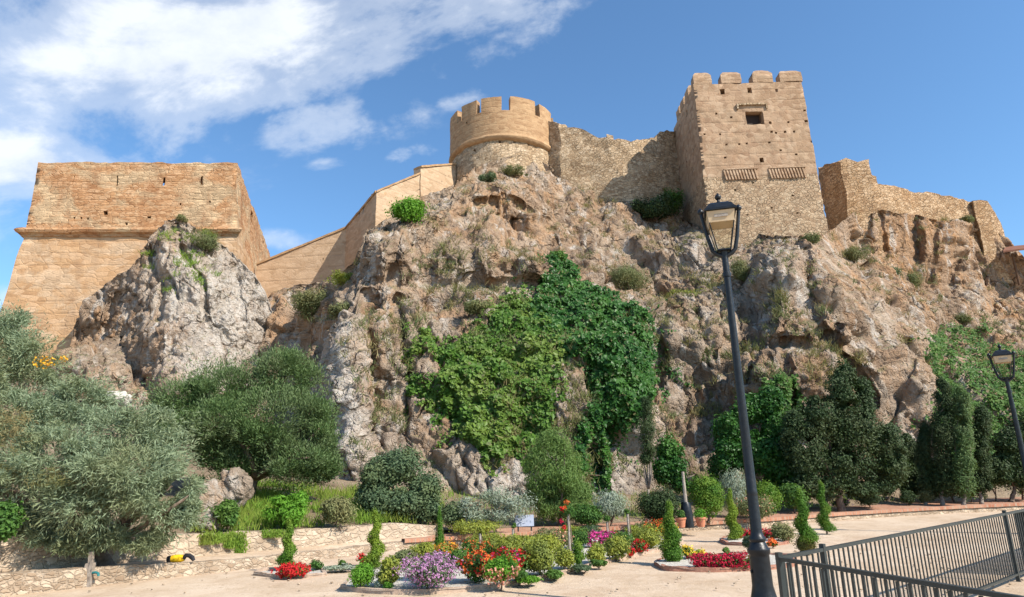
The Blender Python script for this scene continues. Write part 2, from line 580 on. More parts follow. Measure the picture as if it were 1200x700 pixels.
class Relief:
    """a rock face: a sheet of real relief at real distances, running back behind its crest"""

    def __init__(self, u0, u1, du, top, vbot, nv, ctrl, cracks=(), bulges=(), back=14, blocks=1.0, amp=1.0, seed=0, drop=0.12, vz=0.6):
        us = np.arange(u0, u1 + du, du, float)
        tp = np.array(top, float)
        vt = np.interp(us, tp[:, 0], tp[:, 1])
        vt = vt + 2.5 * fbm(np.stack([us * 0.05, us * 0, us * 0], 1), seed + 3, 3)
        # rows spaced evenly along the real surface, not along the picture
        t0 = np.linspace(0, 1, 140)
        Uc = np.repeat(us[::8, None], 140, 1)
        Vc = vt[::8, None] + (vbot - vt[::8])[:, None] * t0[None]
        Pc = at(Uc, Vc, rbf(ctrl)(Uc, Vc))
        sl = np.linalg.norm(np.diff(Pc, axis=1), axis=2)
        med = np.median(sl, axis=1, keepdims=True)
        sl = np.clip(sl, med * .6, med * 4)
        for _ in range(3):
            sl[1:-1] = (sl[:-2] + sl[1:-1] + sl[2:]) / 3
        cum = np.concatenate([np.zeros((len(sl), 1)), np.cumsum(sl, 1)], 1)
        cum /= cum[:, -1:]
        Tc = np.stack([np.interp(np.linspace(0, 1, nv), c, t0) for c in cum])
        xi = np.arange(0, len(us), 8)[:len(Tc)]
        TT = np.stack([np.interp(np.arange(len(us)), xi, Tc[:, j]) for j in range(nv)], 1)
        U = np.repeat(us[:, None], nv, 1)
        V = vt[:, None] + (vbot - vt)[:, None] * TT
        self.TT = TT
        wob = 5.0
        Pn = np.stack([U.ravel() * 0.03, V.ravel() * 0.03, V.ravel() * 0], 1)
        wu = U + wob * fbm(Pn, seed + 40, 3).reshape(U.shape)
        wv = V + wob * fbm(Pn, seed + 50, 3).reshape(U.shape)
        D = rbf(ctrl)(wu, wv)
        for _ in range(9):
            Dp = np.pad(D, 2, mode='edge')
            D = (Dp[:-4, 2:-2] + 2 * Dp[1:-3, 2:-2] + 2 * Dp[2:-2, 2:-2] + 2 * Dp[3:-1, 2:-2] + Dp[4:, 2:-2]) / 8
            Dp = np.pad(D, 2, mode='edge')
            D = (Dp[2:-2, :-4] + 2 * Dp[2:-2, 1:-3] + 2 * Dp[2:-2, 2:-2] + 2 * Dp[2:-2, 3:-1] + Dp[2:-2, 4:]) / 8
        for line, wd, dep in cracks:
            d = seg_dist(wu, wv, line)
            D = D + 0.8 * dep * np.exp(-(d / wd) ** 2)
        for (bu, bv, ru, rv, hgt) in bulges:
            q = ((wu - bu) / ru) ** 2 + ((wv - bv) / rv) ** 2
            D = D - hgt * np.clip(1 - q, 0, 1) ** 0.9
        P = at(U, V, D)
        N = self.normals(P)
        p = P.reshape(-1, 3)
        q = p * np.array([1, 1, vz])
        warp = vec_noise(q, 0.5, 0.6, seed + 60, 2)
        def facets(sc_, sd_, slope, step, crack, cw):
            F1, F2, ID, OF = worley((q + warp * min(1, sc_ * .4)) / sc_, sd_, True)
            ga = ID * 6.283 * 7.0
            gz = (ID * 37.7) % 1.0 - 0.5
            g = np.stack([np.cos(ga), np.sin(ga), gz * 1.6], 1)
            e = np.clip((F2 - F1) / cw, 0, 1)
            e = e * e * (3 - 2 * e)
            return np.sum(g * OF, 1) * slope + ((ID * 13.7) % 1.0 - 0.5) * step - crack * (1 - e)
        blk = facets(4.4, seed, 0.30, 1.25, 0.55, 0.045)
        blk2 = facets(1.9, seed + 5, 0.16, 0.30, 0.14, 0.05)
        blk3 = facets(0.55, seed + 15, 0.16, 0.13, 0.06, 0.15)
        ridge = 1 - np.abs(fbm(q * 0.33, seed + 7, 4)) * 2
        f1 = fbm(p * 1.7, seed + 8, 5, 0.6)
        f2 = 1 - np.abs(fbm(p * 0.9, seed + 9, 4)) * 2.2
        pit = np.clip(0.42 - worley((q + warp * .3) / 0.62, seed + 31)[0], 0, 1) * np.clip(fbm(p * 0.35, seed + 33, 2) * 3 + .6, 0, 1)
        msk = np.clip(fbm(p * 0.12, seed + 21, 2) * 2.2 + 0.8, 0.35, 1)
        h = blocks * msk * blk + amp * blk2 + blk3 + 0.16 * ridge + 0.20 * f1 + 0.14 * f2 - 0.75 * pit - 0.3
        h = h.reshape(U.shape)
        # where the sheet turns edge-on to the grid its cells are long: keep it calmer there
        lu = np.linalg.norm(np.gradient(P, axis=0), axis=2)
        lv = np.linalg.norm(np.gradient(P, axis=1), axis=2)
        ln = np.maximum(lu / np.median(lu), lv / np.median(lv))
        for _ in range(3):
            ln[1:-1] = (ln[:-2] + ln[1:-1] + ln[2:]) / 3
        h = h * np.clip(2.4 / ln, 0.22, 1)
        h[:, :1] *= 0.4
        P = P + N * h[..., None]
        # long cells on the flanks of a block become plain sheer slabs
        for _ in range(16):
            lu = np.linalg.norm(np.gradient(P, axis=0), axis=2)
            lv = np.linalg.norm(np.gradient(P, axis=1), axis=2)
            ln = np.maximum(lu / np.median(lu), lv / np.median(lv))
            wgt = np.clip((ln - 2.0) / 2.0, 0, 1)
            for _k in range(3):
                wgt[1:-1] = np.maximum(wgt[1:-1], (wgt[:-2] + wgt[1:-1] + wgt[2:]) / 3)
                wgt[:, 1:-1] = np.maximum(wgt[:, 1:-1], (wgt[:, :-2] + wgt[:, 1:-1] + wgt[:, 2:]) / 3)
            wgt = (wgt * 0.6)[1:-1, 1:-1, None]
            P[1:-1, 1:-1] = P[1:-1, 1:-1] * (1 - wgt) + wgt * (P[:-2, 1:-1] + P[2:, 1:-1] + P[1:-1, :-2] + P[1:-1, 2:]) / 4
        p = P.reshape(-1, 3)
        fn = 0.13 * fbm(p * 1.3, seed + 70, 5, 0.62) - 0.16 * np.clip(1 - np.abs(fbm(p * np.array([.8, .8, .45]), seed + 71, 3)) * 14, 0, 1)
        P = P + self.normals(P) * (fn.reshape(U.shape) * np.clip(3.0 / ln, .4, 1))[..., None]
        self.P, self.us, self.vt, self.vbot, self.nv = P, us, vt, vbot, nv
        self.N = self.normals(P)
        # run back behind the crest
        nb = 16
        k = np.linspace(0, 1, nb + 1)[1:][::-1]
        B = P[:, :1] + k[None, :, None] * np.array([0, back, 0.0]) - (k ** 1.5)[None, :, None] * np.array([0, 0, back * drop])
        b = B.reshape(-1, 3)
        B = B + (0.5 * fbm(b * 0.5, seed + 2, 4) * np.tile(np.minimum(1, k * 4), len(us))).reshape(len(us), nb)[..., None] * np.array([0, 0.3, 1.0])
        self.G = np.concatenate([B, P], 1)
        self.U = np.concatenate([np.repeat(us[:, None], nb, 1), U], 1)
        self.Vp = np.concatenate([np.repeat(vt[:, None], nb, 1), V], 1)

    @staticmethod
    def normals(P):
        # smoothed normals facing the viewer
        du = np.gradient(P, axis=0)
        dv = np.gradient(P, axis=1)
        n = np.cross(du, dv)
        n /= np.linalg.norm(n, axis=2)[..., None] + 1e-9
        s = np.sign(np.sum(n * (C0 - P), axis=2))[..., None]
        n = n * s
        for _ in range(14):
            n[1:-1] = (n[:-2] + 2 * n[1:-1] + n[2:]) / 4
            n[:, 1:-1] = (n[:, :-2] + 2 * n[:, 1:-1] + n[:, 2:]) / 4
        n /= np.linalg.norm(n, axis=2)[..., None] + 1e-9
        return n

    def look(self, u, v):
        """surface point and normal nearest photo pixel (u, v) on the undisplaced layout"""
        u, v = np.atleast_1d(np.asarray(u, float)), np.atleast_1d(np.asarray(v, float))
        i = np.clip(np.rint((u - self.us[0]) / (self.us[1] - self.us[0])).astype(int), 0, len(self.us) - 1)
        t_ = np.clip((v - self.vt[i]) / (self.vbot - self.vt[i]), 0, 1)
        if not hasattr(self, 'inv'):
            g = np.linspace(0, 1, 512)
            self.inv = np.stack([np.rint(np.interp(g, row, np.arange(self.nv))).astype(int) for row in self.TT])
        j = self.inv[i, np.rint(t_ * 511).astype(int)]
        return self.P[i, j], self.N[i, j]

    def build(self, name, attr):
        mb = MB()
        mb.grid(self.G)
        V, Q, T = mb.arrays(weld=False)
        o = mesh_from(name, V, [Q], M_ROCK, None, True, None,
                      {k: f(self.U, self.Vp).ravel() for k, f in attr.items()})
        o['kind'] = 'structure'
        return o


def blob(U, V, spots):
    r = np.zeros(np.shape(U))
    for (a, b, ra, rb, amp) in spots:
        r = np.maximum(r, amp * np.exp(-((U - a) / ra) ** 2 - ((V - b) / rb) ** 2))
    return r


CLIFF = Relief(
    -90, 1300, 1.6,
    [(-90, 455), (0, 440), (60, 415), (150, 400), (300, 372), (318, 345), (345, 336), (400, 322), (412, 304), (425, 272), (450, 256), (478, 238),
     (505, 222), (535, 214), (556, 196), (575, 186), (600, 180), (630, 184), (650, 194), (700, 210), (745, 208), (790, 250), (830, 272), (965, 276), (985, 262), (1000, 250),
     (1040, 248), (1090, 256), (1130, 262), (1170, 274), (1190, 292), (1210, 316), (1300, 330)],
    628, 400,
    [(-80, 620, 27), (200, 620, 25.5), (400, 620, 24), (600, 620, 24.5), (800, 620, 25.5), (1000, 620, 27), (1280, 620, 31),
     (-80, 480, 33), (100, 450, 33), (200, 440, 36), (300, 420, 37), (200, 530, 28), (60, 540, 29),
     (345, 480, 32), (350, 400, 35), (372, 440, 29), (392, 470, 26.2), (405, 400, 27.4), (425, 460, 25.9), (445, 460, 28.2), (470, 460, 27.6), (500, 480, 27.2), (600, 470, 26.5), (690, 470, 26.6), (735, 430, 27.2),
     (765, 440, 30.5), (800, 460, 31.2), (840, 440, 30.6), (868, 450, 28.6), (890, 440, 27.8), (950, 440, 27.6),
     (1040, 450, 29.5), (1080, 450, 31.5), (1120, 450, 34), (1200, 450, 37), (340, 560, 28), (430, 540, 24.6), (560, 560, 25.2), (700, 560, 25.2), (820, 550, 28.6), (950, 540, 27.4), (1080, 540, 30),
     (330, 352, 40), (352, 352, 36), (385, 345, 31.5), (415, 345, 30.6), (440, 345, 30.4), (520, 347, 31), (620, 347, 32), (700, 347, 33), (745, 350, 33.5), (780, 360, 34.5), (820, 360, 34.5), (862, 345, 35.6), (890, 330, 33.6), (920, 320, 33.4),
     (985, 330, 34.2), (1040, 360, 35.2), (1080, 385, 36), (1110, 385, 43.5), (1160, 400, 45), (1240, 405, 45),
     (330, 335, 47), (380, 328, 40), (432, 318, 31.2), (500, 318, 31.6), (600, 320, 32.6), (655, 318, 34), (740, 322, 39), (790, 335, 39),
     (430, 300, 31.8), (430, 276, 32.6), (432, 260, 36), (470, 290, 32), (470, 262, 33.2), (478, 244, 37), (520, 285, 32.6), (520, 252, 34), (520, 230, 38), (560, 285, 33.6), (560, 268, 35.2), (556, 255, 37), (560, 240, 37.8), (562, 215, 39), (562, 200, 44),
     (600, 290, 33.9), (600, 275, 35), (600, 262, 37.4), (600, 245, 38.2), (600, 214, 40.2), (600, 192, 45), (640, 285, 35.4), (640, 265, 38.2), (642, 240, 40), (642, 214, 42.5), (640, 200, 46.5),
     (660, 222, 47), (690, 262, 43), (690, 300, 38), (740, 222, 49), (740, 272, 45),
     (790, 270, 46), (825, 285, 42), (822, 320, 39), (860, 280, 42), (900, 290, 38.5), (900, 310, 35), (960, 288, 39), (960, 310, 35.4), (870, 276, 45),
     (1000, 290, 46.3), (1020, 322, 41.5), (1000, 254, 45.4), (1060, 256, 47.2), (1130, 266, 49.8), (1030, 295, 45.6), (1062, 305, 46.8), (1078, 345, 46.4), (1130, 325, 49.6), (1180, 330, 51), (1230, 345, 52), (1180, 280, 52), (1280, 340, 56)],
    cracks=[([(944, 295), (948, 340), (962, 380), (1000, 425), (1030, 470)], 5, 1.6), ([(882, 300), (872, 345), (886, 400), (880, 450)], 5, 1.3),
            ([(545, 331), (600, 334), (640, 332)], 4, 1.1), ([(430, 329), (520, 327), (650, 333)], 3, 0.45), ([(498, 330), (503, 290), (540, 240)], 5, 1.0),
            ([(660, 310), (645, 260), (690, 235)], 5, 1.0), ([(428, 345), (434, 450), (442, 570)], 7, 1.3), ([(396, 360), (374, 400), (380, 470)], 9, 1.0),
            ([(592, 262), (640, 264)], 12, 1.6), ([(772, 340), (776, 400), (760, 470)], 9, 1.6), ([(1008, 215), (1012, 262)], 7, 1.6),
            ([(1068, 255), (1074, 300)], 7, 1.6), ([(735, 205), (760, 260)], 14, 1.5), ([(835, 420), (850, 520)], 14, 1.0),
            ([(900, 395), (960, 405), (985, 380)], 4, 0.9), ([(1040, 330), (1055, 390), (1090, 440)], 5, 0.9), ([(1120, 290), (1110, 350)], 6, 0.8),
            ([(1150, 300), (1165, 370)], 5, 0.8), ([(560, 240), (600, 235), (625, 245)], 5, 0.9), ([(470, 345), (478, 450), (470, 560)], 4, 0.9), ([(640, 430), (652, 530)], 4, 0.8), ([(700, 500), (706, 585)], 4, 0.8),
            ([(815, 352), (822, 400), (816, 470)], 4, 0.9), ([(846, 360), (852, 450)], 4, 0.9), ([(918, 400), (930, 490)], 4, 0.8), ([(1062, 400), (1050, 500)], 4, 0.9),
            ([(455, 266), (462, 326)], 4, 0.8), ([(540, 250), (560, 326)], 4, 0.9), ([(612, 270), (600, 326)], 4, 0.8), ([(575, 215), (586, 262)], 4, 0.8),
            ([(1035, 252), (1040, 300)], 4, 0.9), ([(1095, 262), (1090, 330)], 4, 0.9), ([(700, 215), (712, 300)], 4, 0.9), ([(925, 300), (920, 360)], 3, 0.6)],
    bulges=[(822, 300, 28, 38, 1.3), (910, 335, 34, 46, 1.4), (625, 302, 38, 27, 1.2), (460, 290, 36, 28, 1.2), (560, 292, 44, 32, 0.9), (1000, 355, 44, 44, 1.3),
            (588, 222, 42, 20, 1.0), (985, 392, 20, 22, 0.7), (960, 385, 16, 22, 0.6), (405, 480, 26, 120, 0.9), (1040, 410, 40, 40, 0.9), (900, 430, 40, 40, 0.8),
            (1030, 250, 24, 44, 0.9), (1100, 290, 30, 50, 0.9), (1145, 330, 30, 40, 0.6), (700, 290, 30, 25, 0.7), (560, 380, 60, 30, 0.6)],
    seed=3)
cliff = CLIFF.build("cliff", {
    'ochre': lambda U, V: blob(U, V, [(1080, 280, 110, 70, 0.85), (1180, 350, 70, 70, 0.6), (600, 245, 60, 40, 0.6), (435, 430, 14, 110, 0.7), (640, 265, 30, 30, 0.6),
                                      (350, 390, 40, 50, 0.6), (700, 240, 40, 40, 0.5), (470, 300, 50, 40, 0.25)]),
    'pale': lambda U, V: blob(U, V, [(405, 500, 22, 110, 0.9), (640, 480, 25, 80, 0.7), (720, 540, 40, 60, 0.8), (600, 575, 60, 40, 0.7), (1125, 470, 30, 40, 0.4), (480, 570, 40, 40, 0.6),
                                     (900, 330, 50, 40, 0.3), (820, 300, 25, 30, 0.35)])})

BLUFF = Relief(
    62, 345, 1.3,
    [(62, 450), (78, 420), (88, 385), (100, 356), (118, 336), (150, 316), (172, 288), (184, 264), (196, 256), (214, 256), (235, 272), (262, 290), (285, 310),
     (303, 328), (318, 362), (332, 400), (345, 440)],
    520, 240,
    [(200, 262, 38.3), (240, 285, 38.2), (200, 300, 36.2), (200, 380, 34.0), (206, 450, 32.4), (206, 510, 31.5), (260, 345, 37.2), (300, 370, 38.0), (318, 400, 39.0), (260, 430, 35.2), (310, 440, 37.0),
     (150, 350, 37.6), (110, 362, 38.4), (150, 410, 36.6), (120, 440, 37.6), (95, 400, 38.6), (80, 450, 37), (120, 500, 35), (300, 510, 36), (330, 450, 39), (240, 510, 33), (70, 510, 35)],
    cracks=[([(112, 432), (150, 466)], 15, 2.2), ([(175, 290), (190, 330), (188, 370)], 5, 0.8), ([(212, 290), (236, 330), (244, 380)], 4, 0.6), ([(205, 265), (215, 300)], 5, 0.8),
            ([(280, 320), (285, 400)], 4, 0.5), ([(140, 345), (125, 390)], 5, 0.7)],
    bulges=[(196, 275, 14, 20, 0.5), (110, 370, 20, 24, 0.6), (240, 330, 30, 40, 0.5), (280, 370, 24, 40, 0.5), (180, 410, 24, 50, 0.5)],
    back=2.0, blocks=0.45, amp=0.6, seed=11, drop=1.0, vz=0.5)
BLUFF.build("rock_bluff", {
    'ochre': lambda U, V: blob(U, V, [(120, 410, 60, 50, 0.55), (165, 440, 40, 50, 0.4), (205, 285, 20, 30, 0.3)]),
    'pale': lambda U, V: blob(U, V, [(265, 370, 60, 75, 0.95), (220, 330, 30, 60, 0.6), (240, 430, 50, 40, 0.8), (160, 340, 40, 20, 0.4)])})
# ------------------------------------------------------------------ masonry materials
def masonry(name, c_lo, c_mid, c_hi, stone=2.2, flat=1.8, joint=0.5, course=0.0, stain=(0.2, 0.12, 0.06), stain_amt=0.4, patch=None, patch_amt=0.0, bump=0.6, bands=0.0):
    m, t = newmat(name)
    P = t.pos()
    q = t.vm('MULTIPLY', P, (1, 1, flat))
    wq = t.vm('ADD', q, t.vm('MULTIPLY', t.vm('SUBTRACT', t.noise(P, 1.3, 3, 0.5, color=True), (0.5, 0.5, 0.5)), (0.25, 0.25, 0.25)))
    cell = t.voro(wq, stone, out='Color')
    edge = t.voro(wq, stone, 'DISTANCE_TO_EDGE')
    fine = t.noise(P, 7, 8, 0.7)
    big = t.noise(P, 0.45, 6, 0.62, 0.5)
    med = t.noise(P, 1.7, 7, 0.65)
    f = t.m('ADD', t.m('MULTIPLY', t.sep(cell)[0], 0.42), t.m('ADD', t.m('MULTIPLY', big, 0.34), t.m('MULTIPLY', fine, 0.3)))
    c = t.ramp(f, [(0.28, c_lo), (0.5, c_mid), (0.74, c_hi)])
    j = t.ramp(edge, [(0.0, 1.0), (0.09, 0.0)])
    j = t.m('MULTIPLY', j, t.ramp(med, [(0.35, 0.2), (0.6, 1.0)]))
    c = t.mix(t.m('MULTIPLY', j, joint), c, tuple(x * 0.45 for x in c_lo))
    z = t.sep(P)[2]
    h = t.m('SUBTRACT', t.m('MULTIPLY', fine, 0.5), t.m('MULTIPLY', j, 0.8 * joint + 0.1))
    h = t.m('ADD', h, t.m('MULTIPLY', med, 0.7))
    if course:
        zc = t.m('ADD', z, t.m('MULTIPLY', t.noise(P, 0.7, 2), 0.08))
        fr = t.m('FRACT', t.m('DIVIDE', zc, course))
        ln = t.ramp(fr, [(0.0, 1.0), (0.12, 0.0), (0.9, 0.0), (1.0, 1.0)])
        ln = t.m('MULTIPLY', ln, t.ramp(t.noise(P, 0.9, 5), [(0.4, 0.0), (0.55, 0.8)]))
        c = t.mix(t.m('MULTIPLY', ln, 0.3), c, tuple(x * 0.55 for x in c_lo))
        h = t.m('SUBTRACT', h, t.m('MULTIPLY', ln, 0.5))
    if bands:
        zz = t.m('MULTIPLY', t.m('ADD', z, t.m('MULTIPLY', big, 0.5)), 0.9)
        bnd = t.noise(t.comb(0.0, 0.0, zz), 1.6, 3, 0.5)
        c = t.mix(t.m('MULTIPLY', t.ramp(bnd, [(0.4, 1.0), (0.6, 0.0)]), bands), c, c_lo)
    if patch:
        pm = t.ramp(t.noise(t.vm('MULTIPLY', P, (1, 1, 1.7)), 0.42, 6, 0.6, 0.6), [(0.47, 0.0), (0.57, 1.0)])
        c = t.mix(t.m('MULTIPLY', pm, patch_amt), c, t.ramp(t.m('ADD', t.m('MULTIPLY', fine, 0.6), t.m('MULTIPLY', t.sep(cell)[1], 0.4)),
                                                       [(0.3, tuple(x * 0.72 for x in patch)), (0.7, tuple(min(1, x * 1.25) for x in patch))]))
    st = t.m('MULTIPLY', t.ramp(t.noise(t.vm('MULTIPLY', P, (1, 1, 0.3)), 0.9, 7, 0.65, 0.5), [(0.5, 0.0), (0.7, 1.0)]), stain_amt)
    c = t.mix(st, c, stain)
    pit = t.m('MULTIPLY', t.ramp(t.voro(wq, stone * 1.7), [(0.06, 1.0), (0.16, 0.0)]), t.ramp(t.noise(P, 1.1, 4), [(0.5, 0.0), (0.58, 1.0)]))
    h = t.m('SUBTRACT', h, t.m('MULTIPLY', pit, 0.9))
    t.out(c, 0.95, t.bump(h, bump, 0.16), 0.1)
    return m


M_BAST = masonry("bastion_brickwork", (0.32, 0.165, 0.08), (0.45, 0.25, 0.125), (0.54, 0.34, 0.195), 2.6, 2.6, 0.45, 0.42, (0.27, 0.115, 0.05), 0.6, (0.46, 0.33, 0.20), 0.9, 0.6, 0.2)
M_BASE = masonry("bastion_base_render", (0.36, 0.21, 0.11), (0.47, 0.29, 0.155), (0.54, 0.36, 0.22), 1.6, 2.2, 0.25, 0.8, (0.29, 0.19, 0.12), 0.6, (0.50, 0.37, 0.25), 0.6, 0.45, 0.3)
M_KEEP = masonry("keep_rammed_wall", (0.295, 0.185, 0.115), (0.395, 0.265, 0.17), (0.475, 0.34, 0.23), 2.4, 1.3, 0.12, 0.85, (0.27, 0.17, 0.095), 0.45, (0.36, 0.25, 0.16), 0.5, 0.4, 0.35)
M_RUBB = masonry("rubble_wall", (0.30, 0.205, 0.125), (0.43, 0.31, 0.195), (0.55, 0.42, 0.285), 3.6, 1.6, 0.45, 0.0, (0.33, 0.2, 0.1), 0.3, None, 0, 1.0)
M_RUBO = masonry("ochre_rubble_wall", (0.28, 0.17, 0.095), (0.41, 0.27, 0.155), (0.52, 0.37, 0.235), 3.4, 1.7, 0.5, 0.0, (0.36, 0.2, 0.09), 0.5, None, 0, 1.0)
M_TOWR = masonry("tower_crown_render", (0.31, 0.185, 0.10), (0.39, 0.245, 0.135), (0.44, 0.29, 0.165), 2.6, 2.0, 0.15, 0.5, (0.31, 0.2, 0.11), 0.4, None, 0, 0.35)
M_CURT = masonry("curtain_wall_render", (0.40, 0.27, 0.165), (0.48, 0.335, 0.215), (0.53, 0.38, 0.25), 2.2, 2.0, 0.18, 0.9, (0.36, 0.25, 0.16), 0.35, None, 0, 0.3)
m_, t_ = newmat("dark_recess_stone")
t_.out(t_.ramp(t_.noise(t_.pos(), 4, 5), [(0.3, (0.05, 0.03, 0.02)), (0.7, (0.11, 0.07, 0.045))]), 0.95)
M_DARK = m_


def bil(a, b, c, d):
    a, b, c, d = (np.asarray(x, float) for x in (a, b, c, d))
    return lambda u, v: a * (1 - u) * (1 - v) + b * u * (1 - v) + c * u * v + d * (1 - u) * v


def st_of(px, py, a, b, d):
    """(s,t) on the plane a + s(b-a) + t(d-a) under photo pixel"""
    dr = ray(px, py)
    A = np.stack([b - a, d - a, -dr], 1)
    s = np.linalg.solve(A, C0 - a)
    return float(s[0]), float(s[1])


def pix_holes(spec, a, b, d, depth):
    """spec (px, py, wpx, hpx) -> hole tuples on that plane"""
    out = []
    for (x, y, w_, h_) in spec:
        s0, t0 = st_of(x - w_ / 2, y + h_ / 2, a, b, d)
        s1, t1 = st_of(x + w_ / 2, y - h_ / 2, a, b, d)
        out.append((min(s0, s1), max(s0, s1), min(t0, t1), max(t0, t1), depth))
    return out


def lin(n):
    return np.linspace(0, 1, n + 1)


def down(p, z):
    q = np.array(p, float)
    q[2] = z
    return q


# ================================================================== left artillery bastion
def build_bastion():
    TL, TR = at(45, 190, 40.0), at(278, 191, 40.8)
    zt = (TL[2] + TR[2]) / 2
    TL, TR = down(ground(45, 190, zt), zt), down(ground(278, 191, zt), zt)
    BRt = down(ground(317, 300, zt), zt)
    back = BRt - TR
    BLt = TL + back
    ph, th = 2.6, 1.0
    zc = at(31, 274, 40)[2]                      # cordon height
    def lvl(z, l, r):
        return [down(TL + l, z), down(TR + r, z), down(TR + r + back, z), down(TL + l + back, z)]
    f = back / np.linalg.norm(back)
    L0 = lvl(zt, 0 * f, 0 * f)
    Lp = lvl(zt - ph, np.array([-0.02, -.02, 0]), np.array([0.12, -.02, 0]))
    Lc = lvl(zc, np.array([-0.05, -0.1, 0]), np.array([0.42, -0.05, 0]))
    zb = at(10, 480, 39)[2]
    Lb = lvl(zb, np.array([-0.9, -0.9, 0]), np.array([1.25, -0.7, 0]))
    e = empty("artillery_bastion", (0.5 * (Lb[0] + Lb[1])[0], Lb[0][1], zb))
    tag(e, "large orange brick bastion with sloping base and flat top at the left of the cliff", "bastion")
    mb = MB()
    front_holes = pix_holes([(125, 250, 6, 5), (192, 226, 3, 3), (150, 262, 4, 3), (88, 256, 3, 2.5), (96, 256, 3, 2.5), (104, 256, 3, 2.5), (170, 228, 3, 2.5), (215, 240, 3, 3), (230, 222, 3, 3), (250, 236, 3, 3), (175, 254, 5, 2.5), (60, 226, 3, 2.5)],
                            Lc[0], Lc[1], Lp[0], np.array([0, .5, 0]))
    for i in range(4):
        j = (i + 1) % 4
        n = int(np.linalg.norm(Lp[i] - Lp[j]) / 0.35)
        mb.surf(bil(Lc[i], Lc[j], Lp[j], Lp[i]), lin(n), lin(14), front_holes if i == 0 else ())
    ins = lambda L, d: [L[0] + np.array([d, 0, 0]) + f * d, L[1] - np.array([d, 0, 0]) + f * d, L[2] - np.array([d, 0, 0]) - f * d, L[3] + np.array([d, 0, 0]) - f * d]
    Ip = ins(Lp, th)
    mb.patch(*Lp, res=1.0)
    mb.build("wall", M_BAST, e, disp=[(0.9, 0.10, 5), (3.0, 0.05, 8)])
    mb = MB()
    for i in range(4):
        j = (i + 1) % 4
        n = int(np.linalg.norm(Lb[i] - Lb[j]) / 0.35)
        mb.surf(bil(Lb[i], Lb[j], Lc[j], Lc[i]), lin(n), lin(20))
    mb.build("sloping_base", M_BASE, e, disp=[(0.9, 0.10, 5), (3.0, 0.05, 8)])
    # parapet with slots right through it
    I0 = ins(L0, th)
    slots = pix_holes([(85, 212, 3.6, 11), (137, 212, 4.2, 13), (193, 212, 3.6, 10), (238, 212, 3.6, 10)], Lp[0], Lp[1], L0[0], None)
    side = [(0.35, 0.39, 0.45, 0.8, None), (0.7, 0.74, 0.45, 0.8, None)]
    mb = MB()
    for i in range(4):
        j = (i + 1) % 4
        n = int(np.linalg.norm(Lp[i] - Lp[j]) / 0.3)
        mb.surf(bil(Lp[i], Lp[j], L0[j], L0[i]), lin(n), lin(8), slots if i == 0 else side, bil(Ip[i], Ip[j], I0[j], I0[i]))
        mb.surf(bil(L0[i], L0[j], I0[j], I0[i]), lin(n), lin(3))
    mb.build("parapet", M_BAST, e, disp=[(0.9, 0.10, 5), (3.0, 0.05, 8)])
    # cordon moulding round the foot of the upper wall
    mb = MB()
    prof = [(0.0, 0.34), (0.12, 0.30), (0.34, 0.2), (0.42, 0.05), (0.34, -0.1), (0.18, -0.16), (0.12, -0.3), (0.0, -0.34)]
    for i in (0, 3):
        j = (i + 1) % 4
        a, b = Lc[i], Lc[j]
        d = (b - a) / np.linalg.norm(b - a)
        nrm = np.array([d[1], -d[0], 0])
        k = lin(int(np.linalg.norm(b - a) / 0.5))
        rows = []
        for (o, z) in prof:
            a2 = a + nrm * o - d * o + np.array([0, 0, z])
            b2 = b + nrm * o + d * o + np.array([0, 0, z])
            rows.append(a2[None] + (b2 - a2)[None] * k[:, None])
        mb.grid(np.stack(rows, 1))
    mb.build("cordon_moulding", M_BAST, e, disp=[(1.2, 0.07, 5), (4.0, 0.03, 8)])
    return e


build_bastion()


# ================================================================== stepped curtain wall, left of the round tower
def build_curtain():
    tops = [((301, 311), 48.2), ((406, 268), 47.6), ((441, 226), 43.4), ((492, 204.5), 45.6), ((493, 196.5), 45.7), ((534, 193.5), 48.8)]
    T = [at(p[0], p[1], D) for p, D in tops]
    e = empty("stepped_curtain_wall", down(T[1], T[0][2] - 4))
    tag(e, "smooth tan wall climbing in steps from the bastion up to the round tower", "wall")
    for (a, b, h) in [(0, 1, 6.5), (1, 2, 6.0), (2, 3, 6.0), (4, 5, 5.0)]:
        A, B = T[a], T[b]
        d = (B - A) * np.array([1, 1, 0])
        d /= np.linalg.norm(d)
        nb = np.array([-d[1], d[0], 0]) * 0.7
        zb = min(A[2], B[2]) - h
        mb = MB()
        n = int(np.linalg.norm(B - A) / 0.4)
        A0, B0 = down(A, zb), down(B, zb)
        hl = []
        r = np.random.default_rng(a + 5)
        for _ in range(4):
            u, v = r.uniform(.1, .9), r.uniform(.3, .9)
            hl.append((u, u + .012, v, v + .02, nb * 0.5))
        mb.surf(bil(A0, B0, B, A), lin(n), lin(14), hl)
        mb.patch(A0 + nb, B0 + nb, B + nb, A + nb, 0.6)
        mb.patch(A, B, B + nb, A + nb, 0.4)
        mb.patch(A0, A, A + nb, A0 + nb, 0.4)
        mb.patch(B0, B, B + nb, B0 + nb, 0.4)
        mb.build("wall_section", M_CURT, e, disp=[(0.8, 0.06, 5), (3.0, 0.03, 8)])
        mb = MB()
        o = -nb / 0.7 * 0.09
        up = np.array([0, 0, 0.16])
        lo = np.array([0, 0, 0.003])
        mb.hexa([A + o + lo, B + o + lo, B + nb - o + lo, A + nb - o + lo], [A + o + up, B + o + up, B + nb - o + up, A + nb - o + up], 0.4)
        mb.build("coping", M_TOWR, e, disp=[(1.5, 0.03, 5), (4.0, 0.02, 8)])
    return e


build_curtain()


